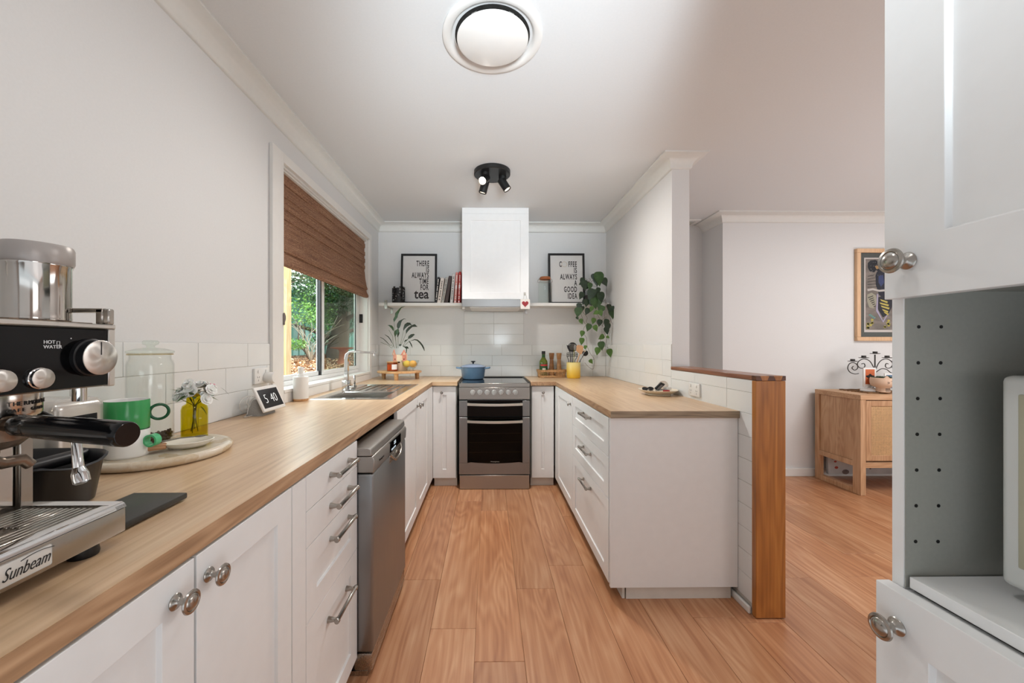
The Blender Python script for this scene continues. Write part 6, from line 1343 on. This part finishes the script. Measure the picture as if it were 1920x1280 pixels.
t = thing('bird_bath', 'terracotta bird bath on a tapering pedestal in the garden', 'bird bath', tuple(aX(644, 648, -2.9))); bp = aX(644, 648, -2.9); gz0 = gx(-2.9); t.location = (bp.x, bp.y, gz0); WM[t] = Matrix.Translation(t.location); k_ = FPX/bp.y
TCM = mat('terracotta', 'B4694E', .8, noise=.12, nscale=30); zt_ = aX(644, 652, -2.9).z-gz0; r = 24/k_
b = B(); b.lathe([(0, 0), (r*.55, 0), (r*.50, .06), (r*.36, .10), (r*.30, zt_*.8), (r*.42, zt_*.93), (0, zt_*.93)], 28); b.done('pedestal', TCM, t)
b = B(); b.lathe([(0, zt_*.90), (r*.5, zt_*.92), (r*.95, zt_*.99), (r, zt_*1.04), (r*.9, zt_*1.04), (r*.5, zt_*.97), (0, zt_*.96)], 36); b.done('basin', TCM, t)
def leaves_cloud(par, nm, m_, n_, blobs, sz):
    b = B()
    for i in range(n_):
        cx__, cy__, cz__, rx, ry, rz_ = random.choice(blobs)
        while True:
            v = Vector((random.uniform(-1, 1), random.uniform(-1, 1), random.uniform(-1, 1)))
            if .35 < v.length < 1: break
        c = Vector((cx__+v.x*rx, cy__+v.y*ry, cz__+v.z*rz_)); d = Vector((random.uniform(-1, 1), random.uniform(-1, 1), random.uniform(-.8, .4))).normalized(); s_ = d.cross(Vector((random.random(), random.random(), random.random()+.1))).normalized(); L = sz*random.uniform(.7, 1.4)
        b.poly([c, c+d*L*.5+s_*L*.2, c+d*L, c+d*L*.5-s_*L*.2])
    o = b.done(nm, m_, par, world=True, smooth=False, recalc=False); return stuff(o)
L1, L2, L3 = mat('leaf_bright', '6E9A48', .55, noise=.35, nscale=6), mat('leaf_mid', '45693A', .6, noise=.35, nscale=5), mat('leaf_dark', '2C4A2C', .65, noise=.35, nscale=4)
BK = mat('bark_brown', '5B4A3E', .9, noise=.35, nscale=14, bump=.6, stretch=(3, 3, .5)); TW = mat('pale_twig', 'A89C8C', .8)
def limb(par, pts, r0, r1, m_=BK, nm='branch'):
    b = B(); n_ = len(pts); b.tube(pts, [r0+(r1-r0)*i/(n_-1) for i in range(n_)], 8); return b.done(nm, m_, par, world=True, ang=80)
def shrub(label, X, px_, h_, blobs, n_, m_, twigs=10):
    c = aX(px_, 668, X); g0 = gx(X); t = thing('garden_shrub', label, 'shrub', (X, c.y, g0))
    for i in range(twigs):
        a = random.uniform(0, 6.28); P = [Vector((X, c.y, g0-.02))]; d = Vector((math.cos(a)*.5, math.sin(a)*.5, 1)).normalized()
        for k in range(6): P.append(P[-1]+d*h_/6.5); d = (d+Vector((random.uniform(-.5, .5), random.uniform(-.5, .5), random.uniform(-.25, .3)))).normalized()
        limb(t, P, .022 if i < 3 else .010, .004, BK if i < 3 else TW)
    leaves_cloud(t, 'foliage', m_, n_, [(X+x, c.y+y, g0+z, rx, ry, rz_) for x, y, z, rx, ry, rz_ in blobs], .052)
shrub('light green sparse shrub in front of the green fence', -3.7, 583, 1.3, [(0, 0, 1.15, .5, .8, .35), (.1, -.6, .95, .35, .5, .25), (0, .5, .9, .3, .5, .3), (0, -.7, .35, .2, .3, .12), (0, .3, 1.5, .4, .6, .3)], 2600, L1, 16)
shrub('small bright shrub at the right of the left pane', -4.0, 600, 1.0, [(0, 0, .8, .3, .5, .3), (0, .2, .45, .25, .4, .15)], 900, L1, 8)
shrub('leafy low shrub by the fence at the near end of the garden', -4.0, 470, 1.3, [(0, 0, 1.1, .5, .8, .5)], 2200, L2, 8)
shrub('dense green shrub behind the bird bath', -4.1, 627, 1.6, [(0, 0, 1.3, .4, 1.0, .5), (0, .9, 1.2, .4, .9, .6)], 6500, L2, 8)
def tree(label, X, Y, tr, h_, blobs, n_, m_, lean=(0, 0), sz=.07):
    g0 = gx(max(X, -4.3)); t = thing('garden_tree', label, 'tree', (X, Y, g0)); P = [Vector((X, Y, g0-.1)), Vector((X, Y, g0+.25)), Vector((X+lean[0]*.3, Y+lean[1]*.3, g0+h_*.4)), Vector((X+lean[0], Y+lean[1], g0+h_))]
    limb(t, P, tr*1.35, tr*.5, nm='trunk')
    for i in range(9):
        a = random.uniform(0, 6.28); s_ = P[2].lerp(P[3], random.uniform(-.4, 1)); Q = [s_]; d = Vector((math.cos(a), math.sin(a), .5)).normalized()
        for k in range(5): Q.append(Q[-1]+d*.33); d = (d+Vector((random.uniform(-.5, .5), random.uniform(-.5, .5), random.uniform(-.3, .3)))).normalized()
        limb(t, Q, tr*.28, .012)
    leaves_cloud(t, 'foliage', m_, n_, [(X+x, Y+y, g0+z, rx, ry, rz_) for x, y, z, rx, ry, rz_ in blobs], sz)
c = aX(633, 690, -3.6); tree('thick trunked dark tree behind the bird bath', -3.6, c.y, .24, 2.4, [(0, 0, 2.0, .9, 1.6, .8), (0, -.6, 1.5, .7, 1.2, .5), (0, 1.8, 1.8, .8, 1.4, 1.0)], 11000, L3, (.1, .7))
tree('tall dark tree beyond the fence at the left', -6.4, 10.6, .16, 3.6, [(0, 0, 2.6, 1.3, 1.8, 1.0), (0, 1, 1.6, 1.1, 1.6, .6), (0, -1.6, 3.0, 1.1, 1.3, .7)], 6500, L2, (0, .4), .09)
tree('gum tree with bare dark branches beyond the fence', -7.6, 13.4, .2, 4.2, [(0, 0, 3.0, 1.6, 2.0, 1.2), (0, 2.4, 2.4, 1.6, 2.2, 1.2), (.3, -2.4, 3.3, 1.0, 1.6, .8)], 6500, L3, (0, -.5), .10)
tree('broad evergreen tree at the far right of the garden', -5.6, 16.5, .25, 4.0, [(0, 0, 2.4, 1.8, 2.6, 1.8), (0, 3, 2.4, 1.8, 2.6, 1.8)], 9000, L3, (0, .2), .13)
tree('bushy tree beyond the fence at the near left', -5.8, 7.6, .14, 3.0, [(0, 0, 2.6, 1.0, 1.4, .8), (0, -1.4, 2.2, .8, 1.2, .7)], 4500, L2, (0, -.3), .08)
